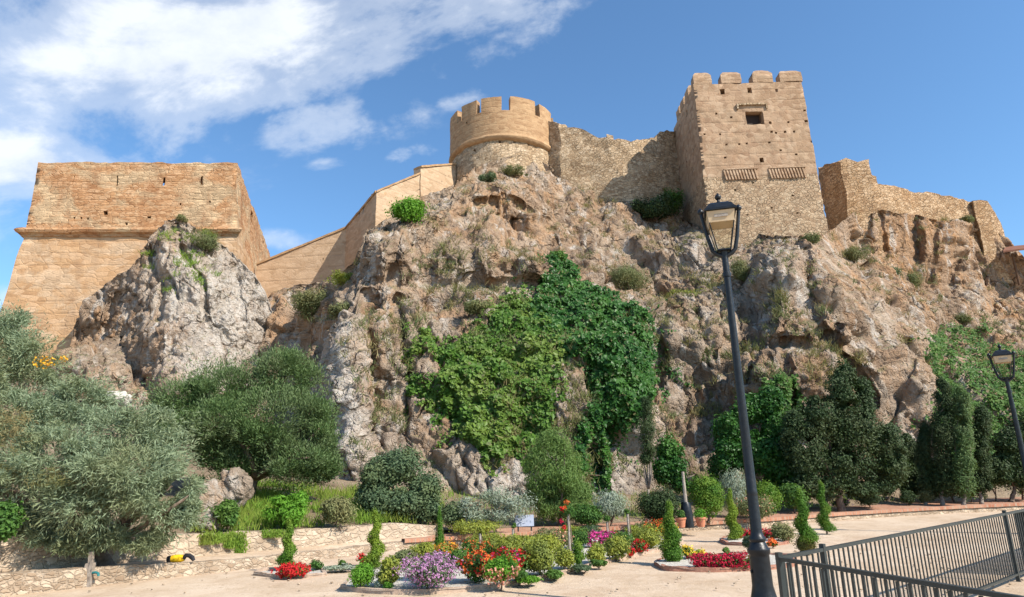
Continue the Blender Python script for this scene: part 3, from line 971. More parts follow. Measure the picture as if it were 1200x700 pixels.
# ================================================================== round tower
def build_round_tower():
    Y = 51.0
    ctr = at(590, 160, Y)
    x0 = at(527, 172, Y)
    x1 = at(650, 162, Y)
    Rr = (x1[0] - x0[0]) / 2 * 0.985
    cx = (x0[0] + x1[0]) / 2
    ca = np.array([cx, Y, 0])
    front = lambda py: at(590, py, Y - Rr)[2]
    zc, zn, zt, zb = front(158), front(129), front(113), front(158) - 8
    e = empty("round_tower", (cx, Y, zb))
    tag(e, "round tan tower with battlements and overhanging rim standing on the rock", "tower")
    def cyl(Rf, z0, z1, a0=0, a1=2 * np.pi):
        def f(u, v):
            th = a0 + (a1 - a0) * u
            rr = Rf(v) if callable(Rf) else Rf
            return np.concatenate([cx + rr * np.sin(th), Y - rr * np.cos(th), z0 + (z1 - z0) * v + 0 * u], -1)
        return f
    pi2 = 2 * np.pi
    def ang(px, py, rad):
        d = ray(px, py)
        d2 = d[:2]
        p = C0[:2] - np.array([cx, Y])
        A = d2 @ d2
        Bq = 2 * p @ d2
        Cq = p @ p - rad * rad
        disc = max(Bq * Bq - 4 * A * Cq, 0)
        tq = (-Bq - math.sqrt(disc)) / (2 * A)
        q = p + tq * d2
        return math.atan2(q[0], -q[1]), C0[2] + tq * d[2]
    def chole(spec, rad, z0, z1, dep):
        o = []
        for (x, y, w_, h_) in spec:
            a, z = ang(x, y, rad)
            a %= pi2
            dr = dep * np.array([-math.sin(a), math.cos(a), 0])
            wv, hv = w_ * 0.068, h_ * 0.068
            o.append(((a - wv / rad / 2) / pi2, (a + wv / rad / 2) / pi2, (z - hv / 2 - z0) / (z1 - z0), (z + hv / 2 - z0) / (z1 - z0), dr))
        return o
    rb = lambda v: Rr * (1.05 - 0.10 * v)
    mb = MB()
    mb.surf(cyl(rb, zb, zc), lin(80), lin(26), chole([(572, 166, 3, 3), (603, 165, 3.5, 4), (586, 166, 2.5, 3), (594, 152, 4, 3), (620, 170, 3, 3), (556, 176, 3, 3)], Rr * .96, zb, zc, 0.4))
    mb.surf(lambda u, v: cyl(lambda q: Rr * 0.95 * q, zc, zc)(u, v), lin(80), lin(4))
    mb.build("shaft", M_RUBB, e, disp=[(0.8, 0.16, 5), (2.6, 0.09, 8)])
    mb = MB()
    Ri = Rr - 0.5
    mb.surf(cyl(Rr, zc, zn), lin(96), lin(8), chole([(575, 127.5, 3, 3), (614.5, 126.5, 3.5, 3.5), (641, 139, 2.5, 3), (547, 144, 2.5, 3)], Rr, zc, zn, 0.5))
    mb.surf(cyl(Ri, zc, zn), lin(96), lin(8))
    mb.surf(lambda u, v: cyl(lambda q: Ri + (Rr - Ri) * q, zn, zn)(u, v), lin(96), lin(2))
    mb.build("parapet", M_TOWR, e, disp=[(0.8, 0.06, 5), (3, 0.03, 8)])
    mb = MB()
    pr = [(Rr * 0.93, -0.42), (Rr - 0.04, -0.34), (Rr + 0.07, -0.24), (Rr + 0.12, -0.1), (Rr + 0.08, 0.04), (Rr + 0.02, 0.1), (Rr - 0.1, 0.12)]
    mb.lathe([(a, zc + b) for a, b in pr], 96, (cx, Y, 0))
    mb.build("rim_moulding", M_TOWR, e, disp=[(1.0, 0.05, 5), (3, 0.03, 8)])
    pxs = [(527.6, 535), (541, 558.5), (564, 587.5), (598, 626.5), (632, 648)]
    angs = []
    for a, b in pxs:
        angs.append((ang(a, 130, Rr)[0], ang(b, 125, Rr)[0]))
    angs[0] = (-1.62, angs[0][1] + 0.02)
    angs[4] = (angs[4][0], angs[4][0] + 0.44)
    a_ = angs[4][1] + 0.16
    while a_ < pi2 - 1.62 - 0.5:
        angs.append((a_, a_ + 0.44))
        a_ += 0.60
    for (a0, a1) in angs:
        mb = MB()
        mb.surf(cyl(Rr, zn + .003, zt, a0, a1), lin(8), lin(4))
        mb.surf(cyl(Ri, zn + .003, zt, a0, a1), lin(8), lin(4))
        mb.surf(lambda u, v: cyl(lambda q: Ri + (Rr - Ri) * q, zt, zt, a0, a1)(u, v), lin(8), lin(2))
        for a in (a0, a1):
            mb.surf(lambda u, v: cyl(lambda q: Ri + (Rr - Ri) * u, zn + .003, zt, a, a)(u * 0, v) , lin(2), lin(4))
        mb.build("merlon", M_TOWR, e, disp=[(0.8, 0.06, 5), (3, 0.03, 8)])
    return e, (cx, Y, Rr)


RT_E, RT_C = build_round_tower()


def wall_run(name, label, cat, pts, h, th, mat, amp=0.2, res=0.28, ragged=0.25, seed=0, parent=None):
    """ragged masonry wall along crest points; one mesh"""
    pts = [np.asarray(p, float) for p in pts]
    mb = MB()
    for A, B in zip(pts[:-1], pts[1:]):
        d = (B - A) * np.array([1, 1, 0])
        L = np.linalg.norm(d)
        if L < 1e-3:
            continue
        d /= L
        nb = np.array([-d[1], d[0], 0]) * th
        n = max(2, int(L / res))
        hb = np.array([0, 0, -h])
        k = int(h / res)
        mb.surf(bil(A + hb, B + hb, B, A), lin(n), lin(k))
        mb.surf(bil(A + hb + nb, B + hb + nb, B + nb, A + nb), lin(n), lin(k))
        mb.surf(bil(A, B, B + nb, A + nb), lin(n), lin(3))
        mb.surf(bil(A + hb, A, A + nb, A + hb + nb), lin(k), lin(3))
        mb.surf(bil(B + hb, B, B + nb, B + hb + nb), lin(k), lin(3))
    V, Q, T = mb.arrays()
    V = V + vec_noise(V, 0.7, amp, seed, 3) + vec_noise(V, 2.6, amp * 0.45, seed + 4, 2)
    top = np.clip((V[:, 2] - (max(p[2] for p in pts) - 60)) / 1, 0, 1)
    V[:, 2] += ragged * fbm(V * np.array([1.2, 1.2, 0]), seed + 77, 3) * top
    o = mesh_from(name, V, [Q, T], mat, parent, True, 40)
    if label:
        tag(o, label, cat)
    return o


# rough wall between the round tower and the keep
wall_run("rubble_curtain_wall", "rough pale stepped rubble wall between the round tower and the square keep", "wall",
         [at(628, 138, 49.6), at(655, 143.5, 48.2), down(at(655, 143.5, 48.2), at(655, 147.5, 48.2)[2]), at(682, 152, 47.9), at(700, 159.5, 47.7), at(712, 161, 47.6), down(at(712, 161, 47.6), at(712, 157, 47.6)[2]), at(720, 157.5, 47.6), down(at(720, 157.5, 47.6), at(720, 162, 47.6)[2]), at(738, 164.5, 47.6), at(768, 161, 48.3), at(774, 157, 48.4), at(798, 153, 49.2)], 8.0, 1.2, M_RUBB, 0.22, seed=4)


# ================================================================== square keep
def build_keep():
    Y = 43.0
    a, b = at(818.5, 150, Y), at(948, 150, Y)
    z_not = at(870, 97.5, Y)[2]
    z_par = at(870, 128, Y)[2]
    z_top = at(870, 82.5, Y)[2]
    z_mid = at(880, 207, Y)[2]
    z_bot = at(880, 318, Y)[2]
    xl, xr = a[0], b[0]
    dep = 6.4
    th = 0.75
    def lv(z, o, w=0.0):
        return [np.array([xl - w, Y - o, z]), np.array([xr + w, Y - o, z]), np.array([xr + w, Y + dep + o, z]), np.array([xl - w, Y + dep + o, z])]
    Ln, Lp, Lm, Lb = lv(z_not, 0), lv(z_par, 0.02, 0.02), lv(z_mid, 0.08, 0.05), lv(z_bot, 0.3, 0.16)
    e = empty("square_keep", ((xl + xr) / 2, Y + dep / 2, z_bot))
    tag(e, "tall square tan keep with square window and blocky battlements, highest on the rock", "keep")
    small = [(857, 138, 2.5, 2.5), (839, 134, 2.2, 2.2), (826, 158, 2.2, 2.2), (844, 158, 2.2, 2.2), (902, 144, 3, 3), (927, 115.5, 2.5, 2.5), (944, 130, 3, 2.5), (946, 142, 3, 2.5),
             (905, 155, 2.6, 2.6), (920, 155, 3, 2.6), (931, 154, 2.4, 2.6), (910, 156, 2.2, 2.2), (851, 170, 2.6, 2), (875, 168, 2.2, 2.2), (902, 167, 2.8, 2.5), (866, 169, 2.2, 2), (924, 143, 2.6, 2.2),
             (893, 188, 4.5, 6), (850, 185, 2.6, 2.2), (933, 181, 2.4, 2.2), (952, 166, 2.6, 2.6), (915, 176, 2.2, 2.0), (860, 121.5, 2.4, 2.4)]
    D = np.array([0, 0.5, 0])
    hl = pix_holes(small, Lm[0], Lm[1], Lp[0], D)
    win = pix_holes([(884.5, 138.5, 18, 16)], Lm[0], Lm[1], Lp[0], np.array([0, 0.75, 0]))
    win = [(u0, u1, v0, v1, d_) for (u0, u1, v0, v1, d_) in win]
    mb = MB()
    NX = int((xr - xl) / 0.25)
    mb.surf(bil(Lm[0], Lm[1], Lp[1], Lp[0]), lin(NX), lin(22), hl + win)
    for i in (1, 2, 3):
        j = (i + 1) % 4
        r = np.random.default_rng(i)
        hh = []
        for _ in range(16):
            u, v = r.uniform(.08, .9), r.uniform(.05, .9)
            nn = {1: (-.5, 0, 0), 2: (0, -.5, 0), 3: (.5, 0, 0)}[i]
            hh.append((u, u + .022, v, v + .03, np.array(nn)))
        mb.surf(bil(Lm[i], Lm[j], Lp[j], Lp[i]), lin(24), lin(22), hh)
    mb.patch(*lv(z_par, -0.3, -0.3), res=1)
    mb.build("wall", M_KEEP, e, disp=[(0.7, 0.07, 5), (2.6, 0.045, 8)])
    mb = MB()
    low = pix_holes([(884, 214, 2, 2), (862, 222, 2, 2), (930, 230, 2.4, 2.2), (905, 244, 2.2, 2), (876, 252, 2.2, 2), (936, 250, 2.2, 2), (850, 240, 2, 2)], Lb[0], Lb[1], Lm[0], D * .7)
    for i in range(4):
        j = (i + 1) % 4
        mb.surf(bil(Lb[i], Lb[j], Lm[j], Lm[i]), lin(30), lin(20), low if i == 0 else ())
    mb.build("rubble_base", M_KRUB, e, disp=[(0.7, 0.07, 5), (2.6, 0.07, 8)])
    # window: near-black pane painted as the dark inside, behind a wooden frame, lintel above
    u0, u1, v0, v1, _ = win[0]
    f = bil(Lm[0], Lm[1], Lp[1], Lp[0])
    pnt = lambda u, v: f(np.array([u]), np.array([v]))
    p00, p11 = pnt(u0, v0), pnt(u1, v1)
    p00, p11 = p00.ravel(), p11.ravel()
    mb = MB()
    fw = 0.11
    yb = p00[1] + 0.40
    x0, x1, za, zb_ = p00[0] - .03, p11[0] + .03, p00[2] - .03, p11[2] + .03
    mb.box((x0, yb, za), (x0 + fw, yb + .1, zb_))
    mb.box((x1 - fw, yb, za), (x1, yb + .1, zb_))
    mb.box((x0 + fw, yb + .003, zb_ - fw), (x1 - fw, yb + .1, zb_))
    mb.box((x0 + fw, yb + .003, za), (x1 - fw, yb + .1, za + fw))
    wn = mb.build("window", M_WOOD, e)
    mb = MB()
    mb.box((x0 + fw, yb + .05, za + fw), (x1 - fw, yb + .09, zb_ - fw))
    mb.build("pane", M_PANE, wn)
    mb = MB()
    lx0, lx1, lz = at(862.5, 124, Y)[0], at(899, 124, Y)[0], at(880, 124, Y)[2]
    mb.box((lx0, Y - 0.16, lz), (lx1, Y + 0.1, lz + 0.13), 0.2)
    mb.box((lx0, Y - 0.15, lz - .3), (lx0 + .12, Y + 0.1, lz - .002), 0.2)
    mb.box((lx1 - .12, Y - 0.15, lz - .3), (lx1, Y + 0.1, lz - .002), 0.2)
    mb.build("lintel", M_RUBB, e, disp=[(1.5, 0.04, 5)])
    # two rows of slanting brick flutes (raised herringbone bands)
    for (xa, xb_, n) in ((849, 888.5, 11), (902, 945, 12)):
        mb = MB()
        A, B = at(xa, 205.5, Y - .09), at(xb_, 205.5, Y - .09)
        zl, zh = at(890, 211, Y)[2], at(890, 199, Y)[2]
        step = (B[0] - A[0]) / n
        for i in range(n):
            x = A[0] + i * step
            lean = 0.06
            bb = [np.array([x + dx + lean, yy, zl]) for dx, yy in ((0, Y - .22), (step * .5, Y - .22), (step * .5, Y + .1), (0, Y + .1))]
            tt = [np.array([x + dx - lean, yy, zh]) for dx, yy in ((0, Y - .16), (step * .5, Y - .16), (step * .5, Y + .1), (0, Y + .1))]
            mb.hexa(bb, tt, 0.4)
        mb.box((A[0], Y - .2, zh + .004), (B[0], Y + .1, zh + 0.10), 0.5)
        mb.build("fluted_band", M_KEEP, e, disp=[(1.5, 0.03, 5)])
    # parapet
    I = lambda L: [L[0] + np.array([th, th, 0]), L[1] + np.array([-th, th, 0]), L[2] + np.array([-th, -th, 0]), L[3] + np.array([th, -th, 0])]
    ph = pix_holes([(846.5, 107.5, 5, 6.5), (878.5, 106, 4.5, 6), (910.5, 106, 2.5, 4)], Lp[0], Lp[1], Ln[0], None)
    for p in ph[:]:
        pass
    mb = MB()
    ip, inn = I(Lp), I(Ln)
    for i in range(4):
        j = (i + 1) % 4
        hh = ph if i == 0 else [(.3, .34, .4, .65, None), (.62, .66, .4, .65, None)]
        mb.surf(bil(Lp[i], Lp[j], Ln[j], Ln[i]), lin(26), lin(8), hh, bil(ip[i], ip[j], inn[j], inn[i]))
        mb.surf(bil(Ln[i], Ln[j], inn[j], inn[i]), lin(26), lin(3))
    mb.build("parapet", M_KEEP, e, disp=[(0.7, 0.07, 5), (2.6, 0.045, 8)])
    def merlon(x0, x1, y0, y1):
        mb = MB()
        zc = z_not + (z_top - z_not) * 0.72
        z0 = z_not + .004
        c = [(x0, y0), (x1, y0), (x1, y1), (x0, y1)]
        i_ = [(x0 + .2, y0 + .2), (x1 - .2, y0 + .2), (x1 - .2, y1 - .2), (x0 + .2, y1 - .2)]
        mb.hexa([(x, y, z0) for x, y in c], [(x, y, zc) for x, y in c], 0.3)
        mb.hexa([(x, y, zc) for x, y in c], [(x, y, z_top) for x, y in i_], 0.3)
        mb.build("merlon", M_KEEP, e, disp=[(0.9, 0.07, 5), (2.8, 0.04, 8)])
    for (pa, pb) in [(812.5, 834), (845.5, 868.5), (882, 905.5), (914, 939.5)]:
        merlon(at(pa, 92, Y)[0], at(pb, 92, Y)[0], Y, Y + th)
        if pa > 813 and pb < 930:
            merlon(at(pa, 92, Y)[0], at(pb, 92, Y)[0], Y + dep - th, Y + dep)
    for k in range(4):
        y0 = Y + 1.55 + k * (dep - 0.6 - .95) / 3.6
        if y0 + .95 < Y + dep + .1:
            merlon(xl, xl + th, y0, min(y0 + .95, Y + dep))
            merlon(xr - th, xr, y0, min(y0 + .95, Y + dep))
    return e


M_KRUB = masonry("keep_rubble_base", (0.30, 0.20, 0.125), (0.39, 0.275, 0.175), (0.48, 0.36, 0.24), 3.6, 1.3, 0.35, 0.0, (0.3, 0.2, 0.11), 0.3, None, 0, 1.0)
m_, t_ = newmat("old_wood")
t_.out(t_.ramp(t_.noise(t_.vm('MULTIPLY', t_.pos(), (9, 9, 1.5)), 3, 5), [(0.3, (0.07, 0.04, 0.025)), (0.7, (0.16, 0.09, 0.05))]), 0.8)
M_WOOD = m_
m_, t_ = newmat("window_darkness")
t_.out((0.03, 0.018, 0.012), 0.6)  # near-black colour stands for the unlit inside of the keep window
M_PANE = m_
build_keep()

# ================================================================== ruined turret and long wall on the right
wall_run("ruined_turret", "broken brown brick turret stump just right of the square keep", "turret",
         [at(958, 196, 49.5), at(985, 188.5, 46.3), at(1009, 198, 46.6)], 8, 2.2, M_RUBO, 0.16, seed=14, ragged=0.4)
wall_run("ochre_curtain_wall", "long ochre rubble wall descending along the cliff top on the right", "wall",
         [at(1004, 196, 47.4), at(1012, 198.5, 47.5), at(1028, 206, 47.8), at(1029.5, 214, 47.9), at(1060, 220, 49), at(1100, 229, 50.5), at(1140, 237, 52)], 8.0, 1.4, M_RUBO, 0.22, seed=24, ragged=0.2)


def build_buttress():
    T = [at(1140, 235, 51.6), at(1155, 233, 51.8), at(1181, 262, 53.0), at(1140, 236, 54)]
    e = []
    zb = at(1180, 306, 52)[2]
    mb = MB()
    A, B = at(1140, 235, 51.4), at(1156, 232, 51.6)
    zt = A[2]
    Bt = down(B, zt)
    Cb = down(at(1181, 292, 52.4), zb)
    Ct = down(Cb, at(1179, 264, 52.4)[2])
    bk = np.array([0.6, 3.0, 0])
    A0, B0 = down(A, zb - 2), down(B + (0.6, 0, 0), zb - 2)
    C0_ = down(Cb, zb - 2)
    for s in ((A0, B0, Bt, A), (B0, C0_, Ct, Bt), (C0_, C0_ + bk, Ct + bk, Ct), (A, Bt, Bt + bk, A + bk), (Bt, Ct, Ct + bk, Bt + bk), (A0 + bk, C0_ + bk, Ct + bk, A + bk), (A0, A, A + bk, A0 + bk)):
        mb.patch(*s, res=0.3)
    o = mb.build("corner_buttress", M_RUBO, None, disp=[(0.8, 0.12, 5), (2.6, 0.06, 8)])
    tag(o, "slanted brown end buttress where the right hand wall stops above the cliff", "buttress")
    # thin dark stone corner strip
    # lean-to roof at the frame edge
    r = empty("lean_to_roof", at(1200, 300, 50))
    tag(r, "brown tiled shelter roof on posts at the far right cliff edge", "shelter")
    mb = MB()
    p = [at(1176, 296, 49.5), at(1250, 288, 48.5), at(1250, 284, 51.5), at(1178, 291.5, 52)]
    up = np.array([0, 0, 0.14])
    mb.hexa(p, [q + up for q in p], 0.5)
    mb.build("roof", M_ROOF, r, disp=[(2, 0.03, 1)])
    for (x, y, D) in ((1186, 297, 50.0), (1226, 293, 49.5)):
        q = at(x, y, D)
        mb = MB()
        mb.tube([q - np.array([0, 0, 2.6]), q], 0.08, 6)
        mb.build("post", M_WOOD, r)


m_, t_ = newmat("roof_tile")
t_.out(t_.ramp(t_.noise(t_.pos(), 3, 5), [(0.3, (0.14, 0.06, 0.035)), (0.7, (0.24, 0.11, 0.07))]), 0.85)
M_ROOF = m_
build_buttress()
# ------------------------------------------------------------------ foliage
def leaf_mat(name, c1, c2, c3=None, trans=0.35, rough=0.6, scale=1.4, spec=0.25):
    m, t = newmat(name)
    g = t.n('ShaderNodeNewGeometry')
    rnd = g.outputs['Random Per Island']
    c = t.mix(rnd, c1, c2)
    if c3:
        f = t.ramp(t.noise(g.outputs['Position'], scale, 4, 0.6), [(0.45, 0.0), (0.62, 0.9)])
        c = t.mix(f, c, c3)
    b = t.n('ShaderNodeBsdfPrincipled')
    t.put(b.inputs['Base Color'], c)
    b.inputs['Roughness'].default_value = rough
    b.inputs['Specular IOR Level'].default_value = spec
    tr = t.n('ShaderNodeBsdfTranslucent')
    t.put(tr.inputs[0], t.mix(0.35, c, (c2[0] * 1.4, c2[1] * 1.4, c2[2] * 0.6)))
    mx = t.n('ShaderNodeMixShader')
    mx.inputs[0].default_value = trans
    t.t.links.new(b.outputs[0], mx.inputs[1])
    t.t.links.new(tr.outputs[0], mx.inputs[2])
    o = t.n('ShaderNodeOutputMaterial')
    t.t.links.new(mx.outputs[0], o.inputs[0])
    return m


def flat_mat(name, c1, c2, rough=0.8, scale=6.0, bump=0.0, spec=0.2, metal=0.0):
    m, t = newmat(name)
    P = t.pos()
    n = t.noise(P, scale, 6, 0.65)
    t.out(t.ramp(n, [(0.3, c1), (0.7, c2)]), rough, t.bump(n, bump, 0.05) if bump else None, spec, metal)
    return m


M_TAM = leaf_mat("tamarisk_leaf", (0.17, 0.225, 0.13), (0.30, 0.36, 0.225), (0.22, 0.24, 0.12), 0.25, 0.8, 0.8)
M_PINE = leaf_mat("pine_leaf", (0.06, 0.115, 0.035), (0.14, 0.21, 0.07), (0.16, 0.21, 0.095), 0.25, 0.6, 0.9)
M_IVYL = leaf_mat("light_creeper_leaf", (0.045, 0.115, 0.015), (0.115, 0.215, 0.03), (0.16, 0.225, 0.04), 0.3, 0.5, 0.7)
M_IVYD = leaf_mat("dark_creeper_leaf", (0.018, 0.068, 0.011), (0.045, 0.135, 0.023), (0.065, 0.16, 0.026), 0.25, 0.45, 0.7)
M_GRN = leaf_mat("green_leaf", (0.04, 0.10, 0.02), (0.09, 0.19, 0.035), (0.12, 0.21, 0.04), 0.3)
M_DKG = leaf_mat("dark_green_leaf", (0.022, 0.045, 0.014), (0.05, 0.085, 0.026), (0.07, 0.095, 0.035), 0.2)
M_MID = leaf_mat("grey_green_leaf", (0.06, 0.105, 0.05), (0.12, 0.17, 0.085), (0.13, 0.17, 0.07), 0.25)
M_FEA = leaf_mat("feathery_leaf", (0.10, 0.17, 0.045), (0.19, 0.28, 0.08), (0.15, 0.24, 0.06), 0.4)
M_YEL = leaf_mat("yellow_green_leaf", (0.20, 0.24, 0.03), (0.36, 0.38, 0.06), (0.16, 0.20, 0.05), 0.3, 0.6, 4.0)
M_BRT = leaf_mat("bright_green_leaf", (0.09, 0.22, 0.02), (0.17, 0.36, 0.035), (0.12, 0.28, 0.03), 0.35)
M_TOP = leaf_mat("topiary_leaf", (0.045, 0.12, 0.012), (0.10, 0.22, 0.022), (0.17, 0.26, 0.03), 0.3, 0.6, 3.0)
M_TOY = leaf_mat("golden_topiary_leaf", (0.14, 0.22, 0.02), (0.26, 0.34, 0.035), (0.13, 0.22, 0.03), 0.3, 0.6, 3.0)
M_TOB = leaf_mat("bronze_topiary_leaf", (0.12, 0.085, 0.025), (0.22, 0.17, 0.05), (0.10, 0.13, 0.03), 0.3, 0.6, 3.0)
M_SIL = leaf_mat("silver_leaf", (0.22, 0.27, 0.20), (0.36, 0.40, 0.32), (0.25, 0.30, 0.20), 0.2, 0.8)
M_DRY = leaf_mat("dry_grass", (0.20, 0.16, 0.07), (0.32, 0.27, 0.13), (0.16, 0.18, 0.06), 0.3, 0.8, 0.6)
M_SCR = leaf_mat("scrub_leaf", (0.10, 0.13, 0.05), (0.19, 0.21, 0.09), (0.22, 0.21, 0.09), 0.25, 0.8, 0.9)
M_GRS = leaf_mat("grass_blade", (0.11, 0.22, 0.025), (0.24, 0.36, 0.05), (0.26, 0.30, 0.06), 0.4, 0.7, 1.0)
M_BARK = flat_mat("bark", (0.09, 0.06, 0.042), (0.22, 0.165, 0.125), 0.95, 9, 0.8)
M_BARP = flat_mat("pale_bark", (0.18, 0.14, 0.11), (0.36, 0.31, 0.26), 0.95, 9, 0.6)
PET = {}
for k, a, b in (('red', (0.42, 0.012, 0.018), (0.62, 0.035, 0.03)), ('dark_red', (0.33, 0.01, 0.035), (0.55, 0.02, 0.06)), ('orange', (0.60, 0.09, 0.02), (0.75, 0.19, 0.04)),
                ('magenta', (0.50, 0.03, 0.20), (0.70, 0.10, 0.36)), ('lilac', (0.40, 0.17, 0.36), (0.60, 0.34, 0.53)), ('salmon', (0.68, 0.25, 0.17), (0.80, 0.42, 0.30)),
                ('yellow', (0.75, 0.52, 0.03), (0.85, 0.65, 0.08)), ('white', (0.66, 0.64, 0.60), (0.80, 0.78, 0.75)), ('rust', (0.42, 0.09, 0.02), (0.58, 0.17, 0.04)), ('amber', (0.80, 0.36, 0.02), (0.85, 0.48, 0.05))):
    PET[k] = leaf_mat(k + "_petal", a, b, None, 0.2, 0.7)


def unit(v):
    return v / (np.linalg.norm(v, axis=-1, keepdims=True) + 1e-9)


def leaf_quads(Cn, N, L, W, r, axis=None, axis_w=0.0, curl=0.0):
    """rhombic leaves at Cn facing N; L, W scalar or arrays"""
    n = len(Cn)
    rv = r.normal(size=(n, 3))
    if axis is not None:
        rv = rv * (1 - axis_w) + np.asarray(axis) * axis_w * 1.6
    t = unit(rv - N * np.sum(rv * N, 1, keepdims=True))
    s = np.cross(N, t)
    L = np.broadcast_to(np.asarray(L, float), (n,))[:, None] * r.uniform(.65, 1.25, (n, 1))
    W = np.broadcast_to(np.asarray(W, float), (n,))[:, None] * r.uniform(.7, 1.2, (n, 1))
    V = np.stack([Cn - t * L / 2, Cn + s * W / 2 + N * curl * W - t * L * .08, Cn + t * L / 2, Cn - s * W / 2 + N * curl * W - t * L * .08], 1)
    return V.reshape(-1, 3), np.arange(n * 4).reshape(n, 4)


def blob_points(blobs, n, r, shell=0.5, rag=0.25, gap=0.0, nsc=1.5, seed=0):
    B = np.asarray(blobs, float)
    A = (B[:, 3] * B[:, 4] + B[:, 4] * B[:, 5] + B[:, 3] * B[:, 5])
    k = r.choice(len(B), n, p=A / A.sum())
    d = unit(r.normal(size=(n, 3)))
    rad = 1 - shell * r.random(n) ** 1.6
    p0 = B[k, :3] + d * B[k, 3:6]
    f = fbm(p0 * nsc, seed, 3)
    rad = rad * (1 + rag * f * 1.8) * (1 + 0.22 * np.abs(r.normal(size=n)) * (r.random(n) < .45))
    p = B[k, :3] + d * B[k, 3:6] * rad[:, None]
    N = unit(d / B[k, 3:6])
    if gap:
        keep = fbm(p * nsc * 1.7 + 50, seed + 5, 2) > -1 + gap * 1.0
        p, N = p[keep], N[keep]
    return p, N


def crown_blobs(c, rad, n, rs, r, squash=0.8, fill=0.5):
    """n sub-clumps spread through an ellipsoid"""
    c, rad = np.asarray(c, float), np.asarray(rad, float)
    out = []
    for i in range(n):
        d = unit(r.normal(size=3))
        q = r.uniform(fill, 1.0) ** 0.6
        s = rs * r.uniform(.55, 1.3)
        p = c + d * np.maximum(rad - s * 0.8, 0.05) * q
        out.append([*p, s, s, s * squash])
    return out


def foliage(name, blobs, n, L, W, mat, parent, seed=0, shell=0.5, rag=0.25, gap=0.0, up=0.35, axis=None, axis_w=0.0, rnd=0.75, nsc=1.5, radial=None):
    r = np.random.default_rng(seed + 1)
    p, N = blob_points(blobs, n, r, shell, rag, gap, nsc, seed)
    N = unit(N + np.array([0, 0, up]) + rnd * unit(r.normal(size=p.shape)))
    if radial is not None:
        # needles and sprays that point outwards from their own clump
        ax = unit(N + np.asarray(radial))
        N = unit(np.cross(ax, r.normal(size=p.shape)) + np.array([0, 0, .5]))
        axis, axis_w = ax, 0.75
    V, Q = leaf_quads(p, N, L, W, r, axis, axis_w, 0.15)
    return mesh_from(name, V, [Q], mat, parent, False)


def limbs(name, base, tops, r0, mat, parent, seed=0, fork=0.35, r1=0.25):
    """tapered trunk that forks into limbs towards the tops; one mesh"""
    r = np.random.default_rng(seed + 2)
    mb = MB()
    base = np.asarray(base, float)
    tops = [np.asarray(t, float) for t in tops]
    mean = np.mean(tops, 0)
    f = base + (mean - base) * fork
    f[:2] += r.normal(0, .04, 2) * np.linalg.norm(mean - base)
    k = np.linspace(0, 1, 7)[:, None]
    pts = base + (f - base) * k + r.normal(0, r0 * .25, (7, 3)) * (k * (1 - k)) * 2
    rr = r0 * (1 - 0.4 * k.ravel())
    rr[0] *= 1.35
    mb.tube(pts, rr, 9)
    for t in tops:
        k = np.linspace(0, 1, 7)[:, None]
        mid = (f + t) / 2 + r.normal(0, .12, 3) * np.linalg.norm(t - f)
        pts = f * (1 - k) ** 2 + mid * 2 * k * (1 - k) + t * k ** 2
        mb.tube(pts, r0 * (0.58 - (0.58 - r1 * .5) * k.ravel()), 6)
    return mb.build(name, mat, parent, True, None)


def mpp(px, py, Y):
    """metres per photo pixel at that spot"""
    return float(np.linalg.norm(at(px + 1, py, Y) - at(px, py, Y)))


def bush(name, label, cat, base, w_, h, mat, n=2500, L=0.07, W=0.045, seed=0, group=None, flowers=None, blobs=None, nb=9, rs=0.42, shell=0.6, rag=0.25, gap=0.0,
         depth=None, stem=True, up=0.35, axis=None, axis_w=0, squash=0.85, stem_mat=None, rnd=0.75, low=0.0):
    """shrub standing at base: foliage + stems (+ flowers), w_ wide and h tall"""
    base = np.asarray(base, float)
    r = np.random.default_rng(seed)
    e = empty(name, base)
    tag(e, label, cat, group)
    if blobs is None:
        c = base + np.array([0, 0, h * (0.52 + low)])
        rad = np.array([w_ / 2, (depth or w_) / 2, h * (0.5 - low)])
        blobs = crown_blobs(c, rad, nb, min(w_, h) * rs * .75, r, squash) + [[*c, *(rad * 0.72)]]
    foliage("foliage", blobs, n, L, W, mat, e, seed, shell, rag, gap, up, axis, axis_w, rnd)
    if stem:
        B = np.array(blobs)
        tops = [b[:3] for b in B[:min(5, len(B))]]
        limbs("stems", base - np.array([0, 0, .05]), tops, max(0.012, 0.035 * h), stem_mat or M_BARK, e, seed, 0.25)
    for i, (col, nf, size, zmin, zmax) in enumerate(flowers or ()):
        rr = np.random.default_rng(seed + 100 + i)
        p, N = blob_points(blobs, nf * 4, rr, 0.08, rag, 0, 1.5, seed)
        zz = (p[:, 2] - base[2]) / h
        k = (zz > zmin) & (zz < zmax) & (N @ np.array([0, -0.8, 0.6]) > -0.35)
        p, N = p[k][:nf], N[k][:nf]
        p = p + N * size * .4
        # each bloom: a little rosette of petals
        if len(p) <= 45:
            for q, m_n in zip(p, N):
                V, Q = leaf_quads(q + rr.normal(0, size * .34, (5, 3)), unit(m_n + .6 * rr.normal(size=(5, 3))), size, size * .8, rr, None, 0, .2)
                mesh_from("flower", V, [Q], PET[col], e, False)
            continue
        size *= .85
        P5 = np.repeat(p, 4, 0) + rr.normal(0, size * .38, (len(p) * 4, 3))
        N5 = unit(np.repeat(N, 4, 0) + 0.6 * rr.normal(size=(len(p) * 4, 3)))
        V, Q = leaf_quads(P5, N5, size, size * .8, rr, None, 0, 0.2)
        mesh_from("flowers", V, [Q], PET[col], e, False)["kind"] = "stuff"
    return e


